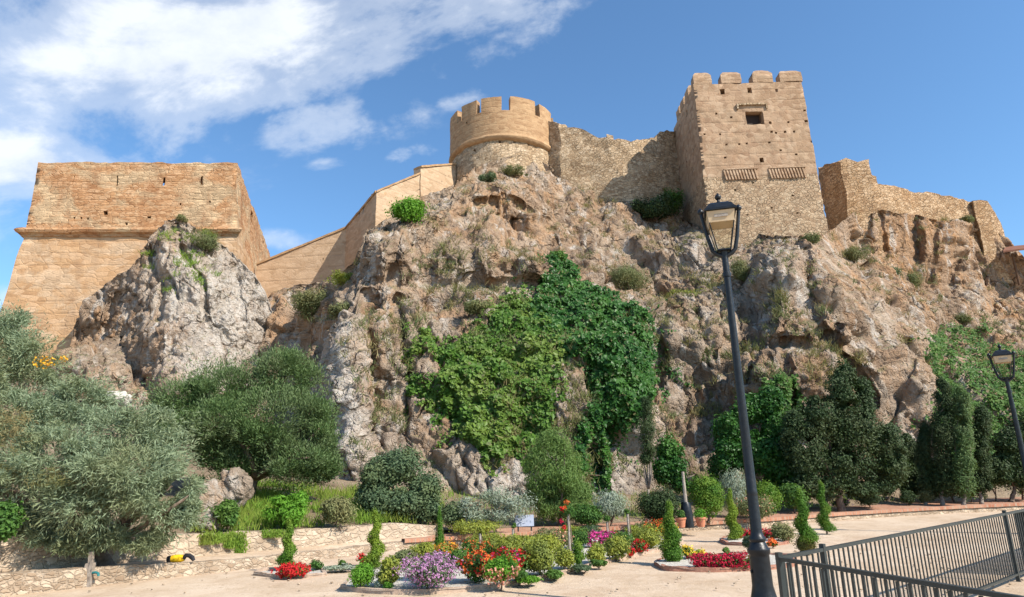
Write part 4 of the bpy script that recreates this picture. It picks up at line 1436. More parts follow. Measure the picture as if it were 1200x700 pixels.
def tree(name, label, cat, base, crown, mat, n, L, W, r0, seed=0, bark=None, group=None, nl=6, shell=0.5, rag=0.25, gap=0.0, up=0.3, axis=None, axis_w=0, fork=0.35, rnd=0.75, nsc=1.0, radial=None):
    """crown: list of blobs"""
    e = empty(name, base)
    tag(e, label, cat, group)
    r = np.random.default_rng(seed + 3)
    B = np.array(crown)
    k = r.choice(len(B), min(nl, len(B)), replace=False)
    limbs("trunk", np.asarray(base, float) - np.array([0, 0, .1]), [B[i, :3] for i in k], r0, bark or M_BARK, e, seed, fork)
    foliage("crown", crown, n, L, W, mat, e, seed, shell, rag, gap, up, axis, axis_w, rnd, nsc, radial)
    return e


def px_blobs(spec, Y, depth=0.8):
    """(px, py, rx, ry[, dY]) photo ellipses at distance Y -> world blobs"""
    out = []
    for s in spec:
        yy = Y + (s[4] if len(s) > 4 else 0)
        p = at(s[0], s[1], yy)
        k = mpp(s[0], s[1], yy)
        out.append([*p, s[2] * k, (s[2] + s[3]) / 2 * k * depth, s[3] * k])
    return out


def scatter_blobs(blobs, per, rs, r, squash=0.85, fill=0.55):
    out = []
    for b in blobs:
        m = max(6, int(per * 3 * b[3] * b[5]))
        out += crown_blobs(b[:3], b[3:6], m, rs, r, squash, fill)
        out.append([*b[:3], *(np.array(b[3:6]) * 0.78)])
    return out
# ------------------------------------------------------------------ ground, walls, paths
def sand_material():
    m, t = newmat("sand")
    P = t.pos()
    big, med, fine = t.noise(P, 0.35, 5, 0.6, 0.4), t.noise(P, 1.6, 6, 0.65), t.noise(P, 22, 6, 0.75)
    f = t.m('ADD', t.m('MULTIPLY', big, 0.45), t.m('ADD', t.m('MULTIPLY', med, 0.3), t.m('MULTIPLY', fine, 0.25)))
    c = t.ramp(f, [(0.36, (0.40, 0.285, 0.185)), (0.5, (0.53, 0.405, 0.29)), (0.62, (0.62, 0.50, 0.38))])
    peb = t.m('MULTIPLY', t.ramp(t.voro(P, 26), [(0.10, 1.0), (0.2, 0.0)]), t.ramp(t.noise(P, 3.0, 4), [(0.5, 0.0), (0.62, 0.8)]))
    c = t.mix(peb, c, t.ramp(fine, [(0.3, (0.25, 0.18, 0.12)), (0.7, (0.62, 0.55, 0.47))]))
    sc_ = t.m('MULTIPLY', t.ramp(t.noise(P, 0.8, 7, 0.7, 1.2), [(0.50, 0.0), (0.64, 0.7)]), 0.8)
    c = t.mix(sc_, c, (0.40, 0.275, 0.18))
    gr = t.ramp(t.noise(P, 7.0, 6, 0.75), [(0.32, 0.0), (0.42, 1.0)])
    c = t.mix(t.m('SUBTRACT', 1.0, gr), c, (0.36, 0.25, 0.165))
    h = t.m('ADD', t.m('MULTIPLY', fine, 0.5), t.m('ADD', t.m('MULTIPLY', med, 1.2), t.m('MULTIPLY', peb, 0.6)))
    t.out(c, 0.95, t.bump(h, 0.55, 0.05), 0.1)
    return m


def stone_material(name, c_lo, c_hi, scale=5.5):
    m, t = newmat(name)
    P = t.pos()
    q = t.vm('MULTIPLY', P, (1, 1, 1.7))
    q = t.vm('ADD', q, t.vm('MULTIPLY', t.noise(P, 5, 4, 0.6, color=True), (0.2, 0.2, 0.2)))
    e = t.voro(q, scale, 'DISTANCE_TO_EDGE')
    cc = t.sep(t.voro(q, scale, out='Color'))[0]
    fine = t.noise(P, 16, 6, 0.7)
    c = t.ramp(t.m('ADD', t.m('MULTIPLY', cc, 0.6), t.m('MULTIPLY', fine, 0.4)), [(0.25, c_lo), (0.75, c_hi)])
    j = t.ramp(e, [(0.02, 1.0), (0.14, 0.0)])
    c = t.mix(t.m('MULTIPLY', t.m('MULTIPLY', j, t.ramp(t.noise(P, 2.5, 4), [(0.4, 0.3), (0.6, 1.0)])), 0.75), c, t.ramp(fine, [(0.3, (0.40, 0.32, 0.235)), (0.7, (0.52, 0.43, 0.33))]))
    dirt = t.ramp(t.noise(P, 1.4, 6, 0.7, 0.8), [(0.45, 0.0), (0.65, 0.6)])
    c = t.mix(dirt, c, tuple(x * 0.72 for x in c_lo))
    h = t.m('ADD', t.m('MULTIPLY', t.ramp(e, [(0, 0.0), (0.16, 1.0)]), 1.0), t.m('MULTIPLY', fine, 0.5))
    t.out(c, 0.93, t.bump(h, 0.7, 0.035), 0.1)
    return m


def brick_material():
    m, t = newmat("red_paving_brick")
    P = t.pos()
    b = t.n('ShaderNodeTexBrick')
    t.put(b.inputs['Vector'], P)
    b.inputs['Color1'].default_value = (0.33, 0.135, 0.08, 1)
    b.inputs['Color2'].default_value = (0.42, 0.205, 0.13, 1)
    b.inputs['Mortar'].default_value = (0.36, 0.25, 0.18, 1)
    b.inputs['Scale'].default_value = 4.0
    b.inputs['Mortar Size'].default_value = 0.025
    n = t.noise(P, 1.2, 6, 0.7)
    c = t.mix(t.ramp(n, [(0.45, 0.0), (0.65, 0.75)]), b.outputs['Color'], (0.42, 0.27, 0.185))
    t.out(c, 0.9, t.bump(t.m('ADD', b.outputs['Fac'], t.noise(P, 20, 4)), 0.4, 0.02), 0.15)
    return m


def soil_material():
    m, t = newmat("planted_soil")
    P = t.pos()
    f = t.m('ADD', t.m('MULTIPLY', t.noise(P, 0.6, 6, 0.65), 0.6), t.m('MULTIPLY', t.noise(P, 9, 6, 0.7), 0.4))
    c = t.ramp(f, [(0.35, (0.16, 0.115, 0.07)), (0.5, (0.26, 0.19, 0.125)), (0.62, (0.36, 0.28, 0.19))])
    t.out(c, 0.97, t.bump(t.noise(P, 7, 8, 0.7), 0.8, 0.15), 0.1)
    return m


M_SAND, M_SOIL, M_BRICK = sand_material(), soil_material(), brick_material()
M_STON = stone_material("garden_wall_stone", (0.30, 0.215, 0.145), (0.52, 0.41, 0.30), 8.5)
M_STOP = stone_material("pale_wall_stone", (0.36, 0.27, 0.19), (0.53, 0.42, 0.31), 6.0)
M_GRAV = flat_mat("pale_gravel", (0.38, 0.34, 0.29), (0.62, 0.58, 0.51), 0.95, 18, 0.8)
M_KERB = flat_mat("kerb_stone", (0.30, 0.21, 0.15), (0.50, 0.38, 0.29), 0.92, 8, 0.6)
M_KBRK = flat_mat("red_kerb_brick", (0.27, 0.12, 0.08), (0.42, 0.22, 0.15), 0.92, 8, 0.6)


def poly_px(pts, n=160, z=0.0):
    """smooth ground polyline through photo pixels"""
    p = np.array(pts, float)
    W_ = ground(p[:, 0], p[:, 1], z)
    s = np.r_[0, np.cumsum(np.linalg.norm(np.diff(W_[:, :2], axis=0), axis=1))]
    q = np.linspace(0, s[-1], n)
    out = np.stack([np.interp(q, s, W_[:, k]) for k in range(3)], 1)
    for _ in range(4):
        out[1:-1] = (out[:-2] + 2 * out[1:-1] + out[2:]) / 4
    return out


def ground_sheet():
    mb = MB()
    def f(u, v):
        return np.concatenate([u, v, 0 * u + 0 * v], -1)
    mb.surf_ = None
    xs = np.r_[np.linspace(-900, -40, 12), np.linspace(-38, 60, 99), np.linspace(64, 900, 12)]
    ys = np.r_[np.linspace(-400, -12, 8), np.linspace(-10, 60, 141), np.linspace(64, 1200, 14)]
    X, Y = np.meshgrid(xs, ys, indexing='ij')
    Z = 0.02 * fbm(np.stack([X.ravel() * .5, Y.ravel() * .5, 0 * X.ravel()], 1), 3, 3).reshape(X.shape)
    Z = np.where((np.abs(X) < 36) & (Y > -8) & (Y < 58), Z, 0)
    mb.grid(np.stack([X, Y, Z - .02], -1))
    o = mb.build("ground", M_SAND, None, True, None)
    o['kind'] = 'structure'


ground_sheet()

BASE_PX = [(-160, 722), (-60, 706), (0, 697), (100, 687), (240, 671), (330, 661), (400, 653), (450, 646), (510, 641), (640, 632), (720, 627), (820, 621), (900, 616), (1000, 608), (1100, 602), (1200, 597), (1330, 590), (1500, 582)]
BACK_PX = [(-160, 692), (-60, 682), (0, 675), (100, 664), (245, 651), (330, 644), (445, 633), (510, 627), (600, 619), (720, 614), (820, 607), (900, 602), (1000, 594), (1100, 588), (1200, 583), (1330, 576), (1500, 570)]
NP_ = 220
LB = poly_px(BASE_PX, NP_)
BK = poly_px(BACK_PX, NP_, 0.2)
pxs = np.interp(np.linspace(0, 1, NP_), [0, 1], [0, 1])


def h_low(x):
    return np.interp(x, [-9.5, -7.5, -5.5, -3, -1, 20], [0.34, 0.28, 0.17, 0.16, 0.13, 0.13])


HL = h_low(LB[:, 0])


def strip(rows, mat, name, amp=0.0, seed=0, sharp=35):
    mb = MB()
    mb.grid(np.stack(rows, 1))
    return mb.build(name, mat, None, True, sharp, disp=[(2.2, amp, seed), (6, amp * .5, seed + 3)] if amp else None)


def offset(L, d):
    t = unit(np.gradient(L[:, :2], axis=0))
    o = L.copy()
    o[:, 0] += -t[:, 1] * d
    o[:, 1] += t[:, 0] * d
    return o


def setz(L, z):
    o = np.array(L, float)
    o[:, 2] = z
    return o


# low wall that carries the path
N0 = int(NP_ * 0.30)
zr = [np.linspace(0, 1, 5)]
rows = [setz(LB, -0.1)] + [setz(offset(LB, 0.012 * k), HL * k / 4) for k in range(1, 5)] + [setz(offset(LB, 0.26), HL + .005), setz(offset(LB, 0.27), HL - .1)]
o = strip(rows, M_STON, "low_stone_wall", 0.03, 3)
tag(o, "low rough stone wall edging the path along the foot of the garden", "wall")

# path on top: sandy on the left, red brick on the right
BKs = setz(BK, 0.2)
fr = 0
path_rows = lambda a, b: [setz(offset(LB, 0.26), HL - .012)[a:b]] + [((1 - k) * setz(offset(LB, .26), HL - .012) + k * setz(BK, 0.2))[a:b] for k in (0.25, 0.5, 0.75, 1.0)] + [setz(offset(BK, .5), 0.19)[a:b]]
isp = int(np.argmin(np.abs(LB[:, 0] + 2.6)))
o = strip(path_rows(0, isp + 1), M_SAND, "sandy_path")
o['kind'] = 'structure'
o = strip(path_rows(isp, NP_), M_BRICK, "brick_path")
o['kind'] = 'structure'

# row of red bricks along the path's front edge
Lr = LB[isp:]
hr = HL[isp:] + .006
o = strip([setz(offset(Lr, -.02), hr - .02), setz(offset(Lr, -.02), hr + .065), setz(offset(Lr, .0), hr + .07), setz(offset(Lr, .22), hr + .07), setz(offset(Lr, .235), hr - .02)], M_BRICK, "brick_edging", 0.012, 7)
tag(o, "red brick edging running along the top of the low stone wall on the right", "kerb")

# upper retaining wall on the left
iu = int(np.argmin(np.abs(BK[:, 0] + 2.05)))
UW = BK[:iu + 1]
HU = np.interp(UW[:, 0], [-9, -6.2, -2.9, -2.0], [0.85, 0.60, 0.53, 0.40])
rows = [setz(UW, 0.1)] + [setz(offset(UW, .015 * k), 0.1 + (HU - .1) * k / 5) for k in range(1, 6)] + [setz(offset(UW, .3), HU + .01), setz(offset(UW, .31), HU - .2)]
o = strip(rows, M_STOP, "upper_retaining_wall", 0.025, 9)
tag(o, "pale stone retaining wall below the grassy bank on the left", "wall")

# planted soil between the path and the rock
HS = np.interp(BK[:, 0], [-9, -6.2, -2.9, -2.0, -1.0, 30], [0.8, 0.56, 0.5, 0.3, 0.21, 0.21])
rows = [setz(offset(BK, 0.30), HS - .01)]
for k in np.linspace(0.04, 1, 14):
    far = BK.copy()
    far[:, 1] = np.maximum(36, BK[:, 1] + 10)
    far[:, 0] *= far[:, 1] / BK[:, 1]
    L = offset(BK, .3) * (1 - k) + far * k
    L[:, 2] = HS + k * np.interp(BK[:, 0], [-9, -2, 2, 20], [4.0, 2.0, 1.2, 1.2])
    L[:, 2] += 0.12 * fbm(L * .8, 5, 3) * min(1, k * 6)
    rows.append(L)
o = strip(rows, M_SOIL, "planting_bank")
o['kind'] = 'structure'


def soil_z(x, y):
    b = np.interp(x / max(y, 1), (BK[:, 0] / BK[:, 1]), BK[:, 1])
    bx = np.interp(x / max(y, 1), (BK[:, 0] / BK[:, 1]), BK[:, 0])
    fy = max(36, b + 10)
    k = np.clip((y - b) / (fy - b), 0, 1)
    hs = np.interp(bx, [-9, -6.2, -2.9, -2.0, -1.0, 30], [0.8, 0.56, 0.5, 0.3, 0.21, 0.21])
    return float(hs + k * np.interp(bx, [-9, -2, 2, 20], [4.0, 2.0, 1.2, 1.2]))


def bank(px, Y):
    """point on the planted bank below photo column px at distance Y"""
    p = at(px, 590, Y)
    z = soil_z(p[0], p[1])
    return np.array([p[0], p[1], z])


# planting beds on the sand
def bed(pts, name_, kerb_mat, label, z=0.03, kerb_h=0.05, kw=0.07):
    L = poly_px(pts + [pts[0]], 90)
    e = None
    c = L[:-1].mean(0)
    mb = MB()
    k = np.array([1.0, 0.66, 0.33, 0.0])
    P = c[None, None] + (L[:, None] - c) * k[None, :, None]
    P[..., 2] = z + 0.03 * fbm(P.reshape(-1, 3) * 2, 3, 2).reshape(P.shape[:2])
    mb.grid(P)
    o = mb.build(name_, M_GRAV, None, True, None)
    o['kind'] = 'structure'
    mb = MB()
    a = np.sum((L[:-1, 0] * L[1:, 1] - L[1:, 0] * L[:-1, 1]))
    sg = 1 if a > 0 else -1
    mb.grid(np.stack([setz(L, -.05), setz(offset(L, .01 * sg), kerb_h), setz(offset(L, kw * sg), kerb_h), setz(offset(L, (kw + .01) * sg), -.05)], 1))
    o = mb.build("bed_kerb", kerb_mat, None, True, 35, disp=[(5, .02, 3), (14, .012, 4)])
    tag(o, label, "kerb")


bed([(398, 690), (440, 697), (520, 694.5), (600, 687), (660, 673), (720, 657), (790, 641), (806, 634), (770, 630), (700, 632), (640, 639), (560, 645), (500, 650), (440, 662), (410, 678)],
    "main_bed", M_KERB, "rough stone kerb round the long colourful flower bed in the middle")
bed([(766, 661), (778, 668), (840, 669.5), (905, 667), (936, 662), (934, 653), (870, 650), (800, 654), (772, 657)],
    "front_bed", M_KBRK, "red brick kerb round the small bed with the dark red flower row")
bed([(843, 634), (850, 638), (900, 640), (926, 637), (922, 631), (880, 629), (850, 630)], "back_bed", M_KBRK, "red brick kerb of the far bed with the golden spiral")
bed([(296, 673), (330, 678), (384, 674.5), (380, 668.5), (340, 667), (308, 669)], "left_bed", M_KERB, "thin kerb round the small bed of the dark left spiral")
# ================================================================== trees and shrubs on the bank
def r_(s):
    return np.random.default_rng(s)


# big grey-green tamarisk at the left
def tamarisk():
    Y = 12.8
    spec = [(30, 430, 50, 42, 2.5), (0, 395, 45, 35, 2.8), (95, 470, 60, 40, 1.2), (20, 490, 70, 50, .6), (150, 505, 70, 40, .4), (60, 545, 80, 55, -.4), (150, 560, 75, 48, -.5), (190, 590, 50, 48, -.2),
            (100, 590, 60, 40, -.6), (10, 570, 55, 45, 0), (195, 540, 42, 35, .3), (-50, 480, 70, 80, .5), (-60, 580, 60, 50, 0), (40, 610, 50, 22, -.2), (180, 632, 26, 16, -.2), (212, 575, 26, 30, .1), (15, 375, 28, 18, 3), (225, 600, 18, 22, 0), (130, 630, 44, 20, -.3), (60, 628, 44, 18, -.3), (10, 620, 40, 24, -.2), (95, 640, 36, 14, -.4), (165, 640, 30, 12, -.3)]
    B = px_blobs(spec, Y, 0.9)
    sub = scatter_blobs(B, 9, 0.20, r_(1), 0.8, 0.3)
    base = np.array([at(120, 640, Y)[0], Y + .3, 0.5])
    e = empty("tamarisk_tree", base)
    tag(e, "large feathery grey green tree hanging over the stone wall at the far left", "tree")
    k = r_(4).choice(len(sub), 16, replace=False)
    limbs("trunk", base - np.array([0, 0, .4]), [sub[i][:3] for i in k], 0.16, M_BARK, e, 5, 0.22)
    foliage("crown", sub, 170000, 0.12, 0.02, M_TAM, e, 3, 0.7, 0.4, 0.7, 0.15, None, 0, 0.6, 1.5, (0.1, -0.1, -0.25))
    dd = px_blobs([(15, 505, 34, 34, -.9), (60, 560, 40, 16, -1.1), (0, 560, 30, 24, -.8)], Y, .5)
    foliage("dry_twigs", scatter_blobs(dd, 8, 0.16, r_(8)), 1600, 0.11, 0.012, M_DRY, e, 9, 0.9, 0.4, 0.3, 0, None, 0, 1.0)
    fl = px_blobs([(52, 424, 12, 6, 1.6), (75, 420, 5, 3, 1.6)], Y, .8)
    foliage("blossom", fl, 110, 0.05, 0.05, PET['amber'], e, 11, 0.6)


tamarisk()

# pine-like tree
Y = 19.0
B = px_blobs([(215, 470, 45, 32), (270, 455, 60, 36, .4), (335, 440, 42, 34, .6), (250, 500, 60, 38, -.5), (320, 490, 62, 48, -.3), (370, 500, 32, 50, .2), (345, 540, 48, 36, -.3), (280, 530, 46, 34, -.2), (375, 545, 26, 24, .2), (195, 500, 26, 26, .3)], Y, .95)
base = bank(290, Y)
tree("pine_tree", "broad dark green pine with rounded tufts in front of the left rock", "tree", base, scatter_blobs(B, 1.2, 0.46, r_(21), .72, .8), M_PINE, 150000, 0.105, 0.026, 0.17, 21, M_BARK, None, 10, .45, .3, .55, .5, None, 0, .3, .6, 1.8, (0, 0, .35))

# dark green rounded shrub tree (left of centre)
Y = 18.2
B = px_blobs([(450, 555, 28, 26), (472, 545, 30, 28, .2), (495, 575, 24, 24, .1), (465, 590, 40, 22, -.3), (440, 580, 22, 22, 0), (500, 598, 18, 14, 0)], Y, .9)
tree("holm_oak", "dense blue green bushy tree above the end of the pale retaining wall", "tree", bank(470, Y), scatter_blobs(B, 4.5, 0.27, r_(31), .85, .6), M_MID, 26000, 0.085, 0.05, 0.09, 31, M_BARK, None, 7)

# feathery light green tree
Y = 19.5
B = px_blobs([(650, 520, 24, 26), (640, 550, 28, 30), (660, 560, 34, 34), (675, 590, 26, 24), (630, 580, 22, 26), (655, 595, 34, 20)], Y, .9)
tree("pepper_tree", "feathery light green weeping tree below the creeper", "tree", bank(655, Y), scatter_blobs(B, 5, 0.25, r_(41), 1.1, .5), M_FEA, 26000, 0.12, 0.024, 0.07, 41, M_BARK, None, 7, .7, .35, .2, .1, (0, 0, -1), .5)

# white-flecked olive tree behind the bed
Y = 17.8
B = px_blobs([(555, 595, 26, 20), (580, 585, 26, 18), (605, 588, 24, 18), (590, 602, 34, 14), (560, 606, 24, 10)], Y, .9)
tree("olive_tree", "sparse grey green olive tree with silvery glints before the pale rock", "tree", bank(582, Y), scatter_blobs(B, 8, 0.18, r_(51), .8, .4), M_SIL, 7500, 0.075, 0.022, 0.055, 51, M_BARK, None, 9, .8, .4, .3)

# slim cypress-like tree in front of the creeper
Y = 20.5
B = px_blobs([(757, 478, 7, 16), (757, 500, 12, 20), (758, 522, 14, 18), (756, 538, 10, 10)], Y, 1)
tree("young_cypress", "slim sparse dark conifer on a bare trunk right of the creeper", "tree", bank(758, Y), scatter_blobs(B, 14, 0.14, r_(61), 1.2, .5), M_DKG, 5200, 0.10, 0.022, 0.06, 61, M_BARP, None, 6, .8, .3, .3, .2)

# broad-leaved shrub right of it
Y = 21.0
B = px_blobs([(783, 525, 14, 18), (790, 545, 16, 22), (778, 552, 14, 20), (795, 562, 12, 16)], Y, .9)
tree("ivy_shrub", "glossy mid green upright shrub between cypress and pale post", "shrub", bank(787, Y), scatter_blobs(B, 7, 0.22, r_(71)), M_IVYD, 6500, 0.10, 0.075, 0.05, 71)

# dark trees on the right
Y = 22.5
B = px_blobs([(985, 460, 24, 36), (960, 490, 34, 34), (1000, 500, 40, 40), (1035, 520, 34, 32), (950, 530, 28, 34), (990, 545, 44, 30), (1045, 545, 24, 24), (935, 510, 20, 34), (960, 568, 36, 16), (1010, 572, 36, 14), (990, 440, 9, 22), (1012, 465, 12, 24)], Y, .85)
tree("evergreen_oak", "tall wide dark evergreen tree against the right hand rock", "tree", bank(985, Y), scatter_blobs(B, 2.6, 0.26, r_(81), .9, .5), M_DKG, 85000, 0.10, 0.05, 0.13, 81, M_BARK, None, 8, .7, .5, .65)
Y = 23.5
B = px_blobs([(880, 480, 26, 24), (905, 500, 26, 30), (860, 500, 20, 26), (885, 530, 36, 34), (850, 535, 18, 24), (915, 545, 20, 34), (900, 470, 16, 18)], Y, .7)
tree("laurel_tree", "leafy dark green tree just behind the big lamp post", "tree", bank(885, Y), scatter_blobs(B, 3, 0.32, r_(91)), M_IVYD, 34000, 0.13, 0.085, 0.10, 91, M_BARK, None, 7, .6, .35, .25)
Y = 24.5
for i, (px, top, w_, Yc, lab) in enumerate([(1104, 444, 14, 24.0, "tallest dark columnar cypress, left of the olive tipped one"), (1128, 462, 11, 23.6, "narrow dark cypress with olive tips in the cypress row"),
                                         (1084, 500, 10, 24.4, "short dark cypress at the right edge of the wide evergreen"), (1150, 480, 12, 24.3, "dark cypress between the olive tipped one and the smaller lamp"),
                                         (1066, 520, 12, 25.5, "low dark cypress half hidden behind the wide evergreen's right side")]):
    b = bank(px, Yc)
    bot = 578
    B = px_blobs([(px, top + (bot - top) * k, w_ * s, (bot - top) * .15) for k, s in ((.08, .4), (.22, .75), (.38, .95), (.54, 1.05), (.70, 1.05), (.86, .95))], Yc, 1)
    tree("cypress", lab, "tree", b, scatter_blobs(B, 9, 0.20, r_(100 + i), 1.5, .5), M_DKG if i != 1 else M_PINE, 20000, 0.10, 0.03, 0.07, 100 + i, M_BARP, "cypresses on the right", 5, .6, .45, .6, .6, (0, 0, 1), .4)
Y = 24.8
B = px_blobs([(1182, 525, 20, 30), (1168, 550, 18, 20), (1195, 550, 24, 24), (1215, 520, 28, 44)], Y, .8)
tree("bay_tree", "dark bushy tree behind the smaller lamp at the right edge", "tree", bank(1185, Y), scatter_blobs(B, 3, 0.32, r_(111)), M_DKG, 34000, 0.1, 0.06, 0.09, 111)
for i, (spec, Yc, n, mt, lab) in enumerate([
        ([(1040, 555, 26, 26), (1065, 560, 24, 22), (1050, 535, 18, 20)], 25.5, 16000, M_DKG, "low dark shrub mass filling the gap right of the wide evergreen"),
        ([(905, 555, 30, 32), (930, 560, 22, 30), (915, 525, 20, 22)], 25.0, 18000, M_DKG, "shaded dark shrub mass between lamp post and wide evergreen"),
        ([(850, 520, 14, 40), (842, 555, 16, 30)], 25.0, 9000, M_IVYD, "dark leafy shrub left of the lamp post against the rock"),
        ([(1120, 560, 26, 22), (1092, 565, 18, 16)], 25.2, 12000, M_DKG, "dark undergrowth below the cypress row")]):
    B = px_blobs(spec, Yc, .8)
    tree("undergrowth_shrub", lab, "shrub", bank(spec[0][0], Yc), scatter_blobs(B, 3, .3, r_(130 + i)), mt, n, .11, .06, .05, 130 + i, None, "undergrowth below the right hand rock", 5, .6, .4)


# clipped and loose shrubs along the back
def bank_bush(name, label, cat, px, pyb, w_, h_, Y, mat, seed, n=3500, L=.06, W=.035, **kw):
    b = bank(px, Y)
    k = mpp(px, pyb, Y)
    zb = at(px, pyb, Y)[2]
    hh = h_ * k + max(0, zb - b[2])
    return bush(name, label, cat, b, w_ * k, hh, mat, n, L, W, seed, **kw)


bank_bush("clipped_bush", "wide dark clipped round bush left of the pale post", "bush", 769, 604, 56, 32, 18.6, M_DKG, 201, 9000, .05, .035, rag=.08, shell=.35, nb=14, squash=1)
bank_bush("clipped_bush", "big bright green clipped ball bush right of the pale post", "bush", 828, 604, 42, 48, 19.4, M_TOP, 202, 9500, .05, .035, rag=.08, shell=.35, nb=14, squash=1)
bank_bush("clipped_bush", "green domed clipped bush just right of the big lamp post", "bush", 899, 602, 34, 36, 20.6, M_TOP, 203, 6500, .05, .035, rag=.08, shell=.35, nb=12, squash=1)
bank_bush("lavender_bush", "pale silver green bush before the light rock, left of the dark clipped bush", "bush", 714, 608, 42, 36, 18.8, M_SIL, 204, 5500, .09, .018, axis=(0, 0, 1), axis_w=.6, rag=.35)
bank_bush("lavender_bush", "silver grey spiky bush between the clipped ball and the lamp post", "bush", 862, 598, 40, 46, 21.0, M_SIL, 205, 5000, .10, .02, axis=(0, 0, 1), axis_w=.6, rag=.35)
bank_bush("lavender_bush", "pale sage bush on the bank by the dark tree trunks", "bush", 968, 590, 24, 26, 23.5, M_SIL, 206, 2500, .09, .02, axis=(0, 0, 1), axis_w=.5, rag=.35)
bank_bush("rose_bush", "straggly olive bush with pinkish tips in front of the lamp post foot", "bush", 880, 607, 60, 24, 19.6, M_SCR, 207, 3500, .06, .035, rag=.4, flowers=[('salmon', 60, .035, .4, 1.2)])
bank_bush("oleander_bush", "light green rounded bush at the foot of the wide evergreen", "bush", 1019, 590, 32, 22, 23.6, M_MID, 208, 3200, .08, .03)
bank_bush("low_hedge_bush", "low dark green bush along the brick path, left of its twin", "bush", 1066, 588, 22, 16, 24.2, M_DKG, 209, 2200, .06, .035)
bank_bush("low_hedge_bush", "low reddish green bush along the brick path, right of its twin", "bush", 1086, 586, 20, 14, 24.4, M_SCR, 210, 2000, .06, .035)
bank_bush("cloud_topiary", "small bright green ball topiary below the cypresses", "bush", 1139, 584, 22, 26, 25.0, M_TOP, 211, 3000, .06, .04, rag=.1)
bank_bush("cloud_topiary", "flat topped clipped dark tree under the smaller lamp", "bush", 1168, 584, 36, 30, 25.2, M_PINE, 212, 4000, .06, .04, rag=.12, low=.22)
bank_bush("pittosporum_bush", "grey green shrub right of the smaller lamp post", "bush", 1200, 580, 46, 40, 25.6, M_SIL, 213, 4500, .08, .035, rag=.35)
bank_bush("violet_bush", "low violet flowering plant by the path near the pair of spirals", "flowers", 985, 592, 22, 8, 23.0, M_GRN, 214, 900, .06, .03, flowers=[('lilac', 60, .05, .3, 1.3)])
bank_bush("young_shrub", "small leafy green shrub under the feathery tree", "bush", 690, 612, 40, 22, 18.4, M_GRN, 215, 3200, .07, .04)
bank_bush("young_shrub", "bushy grey green shrub right of the olive trunk by the path", "bush", 530, 615, 36, 28, 18.0, M_MID, 216, 3200, .06, .04)
bank_bush("young_shrub", "low yellow green shrub on the path edge below the olive", "bush", 560, 620, 70, 11, 17.3, M_YEL, 217, 2500, .06, .035)
bank_bush("young_shrub", "fresh green tall leafy shrub on the grassy bank below the pine", "bush", 340, 618, 60, 44, 15.6, M_BRT, 218, 5000, .11, .035, axis=(0, 0, 1), axis_w=.4, rag=.4)
bank_bush("young_shrub", "olive green weedy shrub on the bank between pine and blue green tree", "bush", 400, 616, 50, 36, 16.2, M_SCR, 219, 4500, .09, .03, axis=(0, 0, 1), axis_w=.4, rag=.4)
bank_bush("young_shrub", "small green shrub at the left end of the bank by the pale rocks", "bush", 268, 622, 30, 36, 15.0, M_GRN, 220, 2600, .09, .04, rag=.4)
bank_bush("nettle_patch", "bright green leafy weeds under the tamarisk at the far left", "weeds", 6, 668, 40, 46, 11.6, M_GRN, 221, 2600, .09, .05, rag=.35)
bank_bush("young_shrub", "dark green leafy shrub at the foot of the trees right of the lamp post", "bush", 930, 596, 34, 30, 22.0, M_GRN, 222, 3000, .08, .05, rag=.35)


# grass on the bank (nobody could count it)
def grass(name, pts, N, Lh, Wd, mat, seed, label, lean=0.35, cat="grass"):
    r = r_(seed)
    pts = np.asarray(pts, float)
    n = len(pts)
    up = unit(np.array([0, 0, 1.0]) * np.ones((n, 1)) * .9 + N * .3 + lean * r.normal(size=(n, 3)))
    side = unit(np.cross(up, r.normal(size=(n, 3))))
    L = (Lh * r.uniform(.5, 1.4, n))[:, None]
    w = (Wd * r.uniform(.7, 1.3, n))[:, None]
    bend = r.normal(size=(n, 3)) * np.array([1, 1, .2]) * L * .25
    V = np.stack([pts - side * w / 2, pts + side * w / 2, pts + up * L * .6 + side * w * .3 + bend * .5, pts + up * L + bend], 1).reshape(-1, 3)
    o = mesh_from(name, V, [np.arange(n * 4).reshape(n, 4)], mat, None, False)
    tag(o, label, cat, None, "stuff")
    return o


def bank_scatter(px0, px1, y0, y1, n, seed):
    r = r_(seed)
    px = r.uniform(px0, px1, n * 3)
    Yv = r.uniform(y0, y1, n * 3)
    P = np.array([bank(a, b) for a, b in zip(px, Yv)])
    f = fbm(P * np.array([1.2, 1.2, 0]), seed, 3)
    k = f > -0.15
    P = P[k][:n]
    bkY = np.interp(P[:, 0] / P[:, 1], BK[:, 0] / BK[:, 1], BK[:, 1])
    P = P[P[:, 1] > bkY + .35]
    return P, np.tile([0, 0, 1.0], (len(P), 1))


P, N = bank_scatter(225, 520, 13.2, 22, 16000, 301)
grass("bank_grass", P, N, .24, .022, M_GRS, 301, "bright green grass on the bank above the pale retaining wall")
P, N = bank_scatter(500, 1250, 17, 28, 9000, 302)
grass("border_grass", P, N, .2, .022, M_GRS, 302, "grass and ground cover along the foot of the rock")
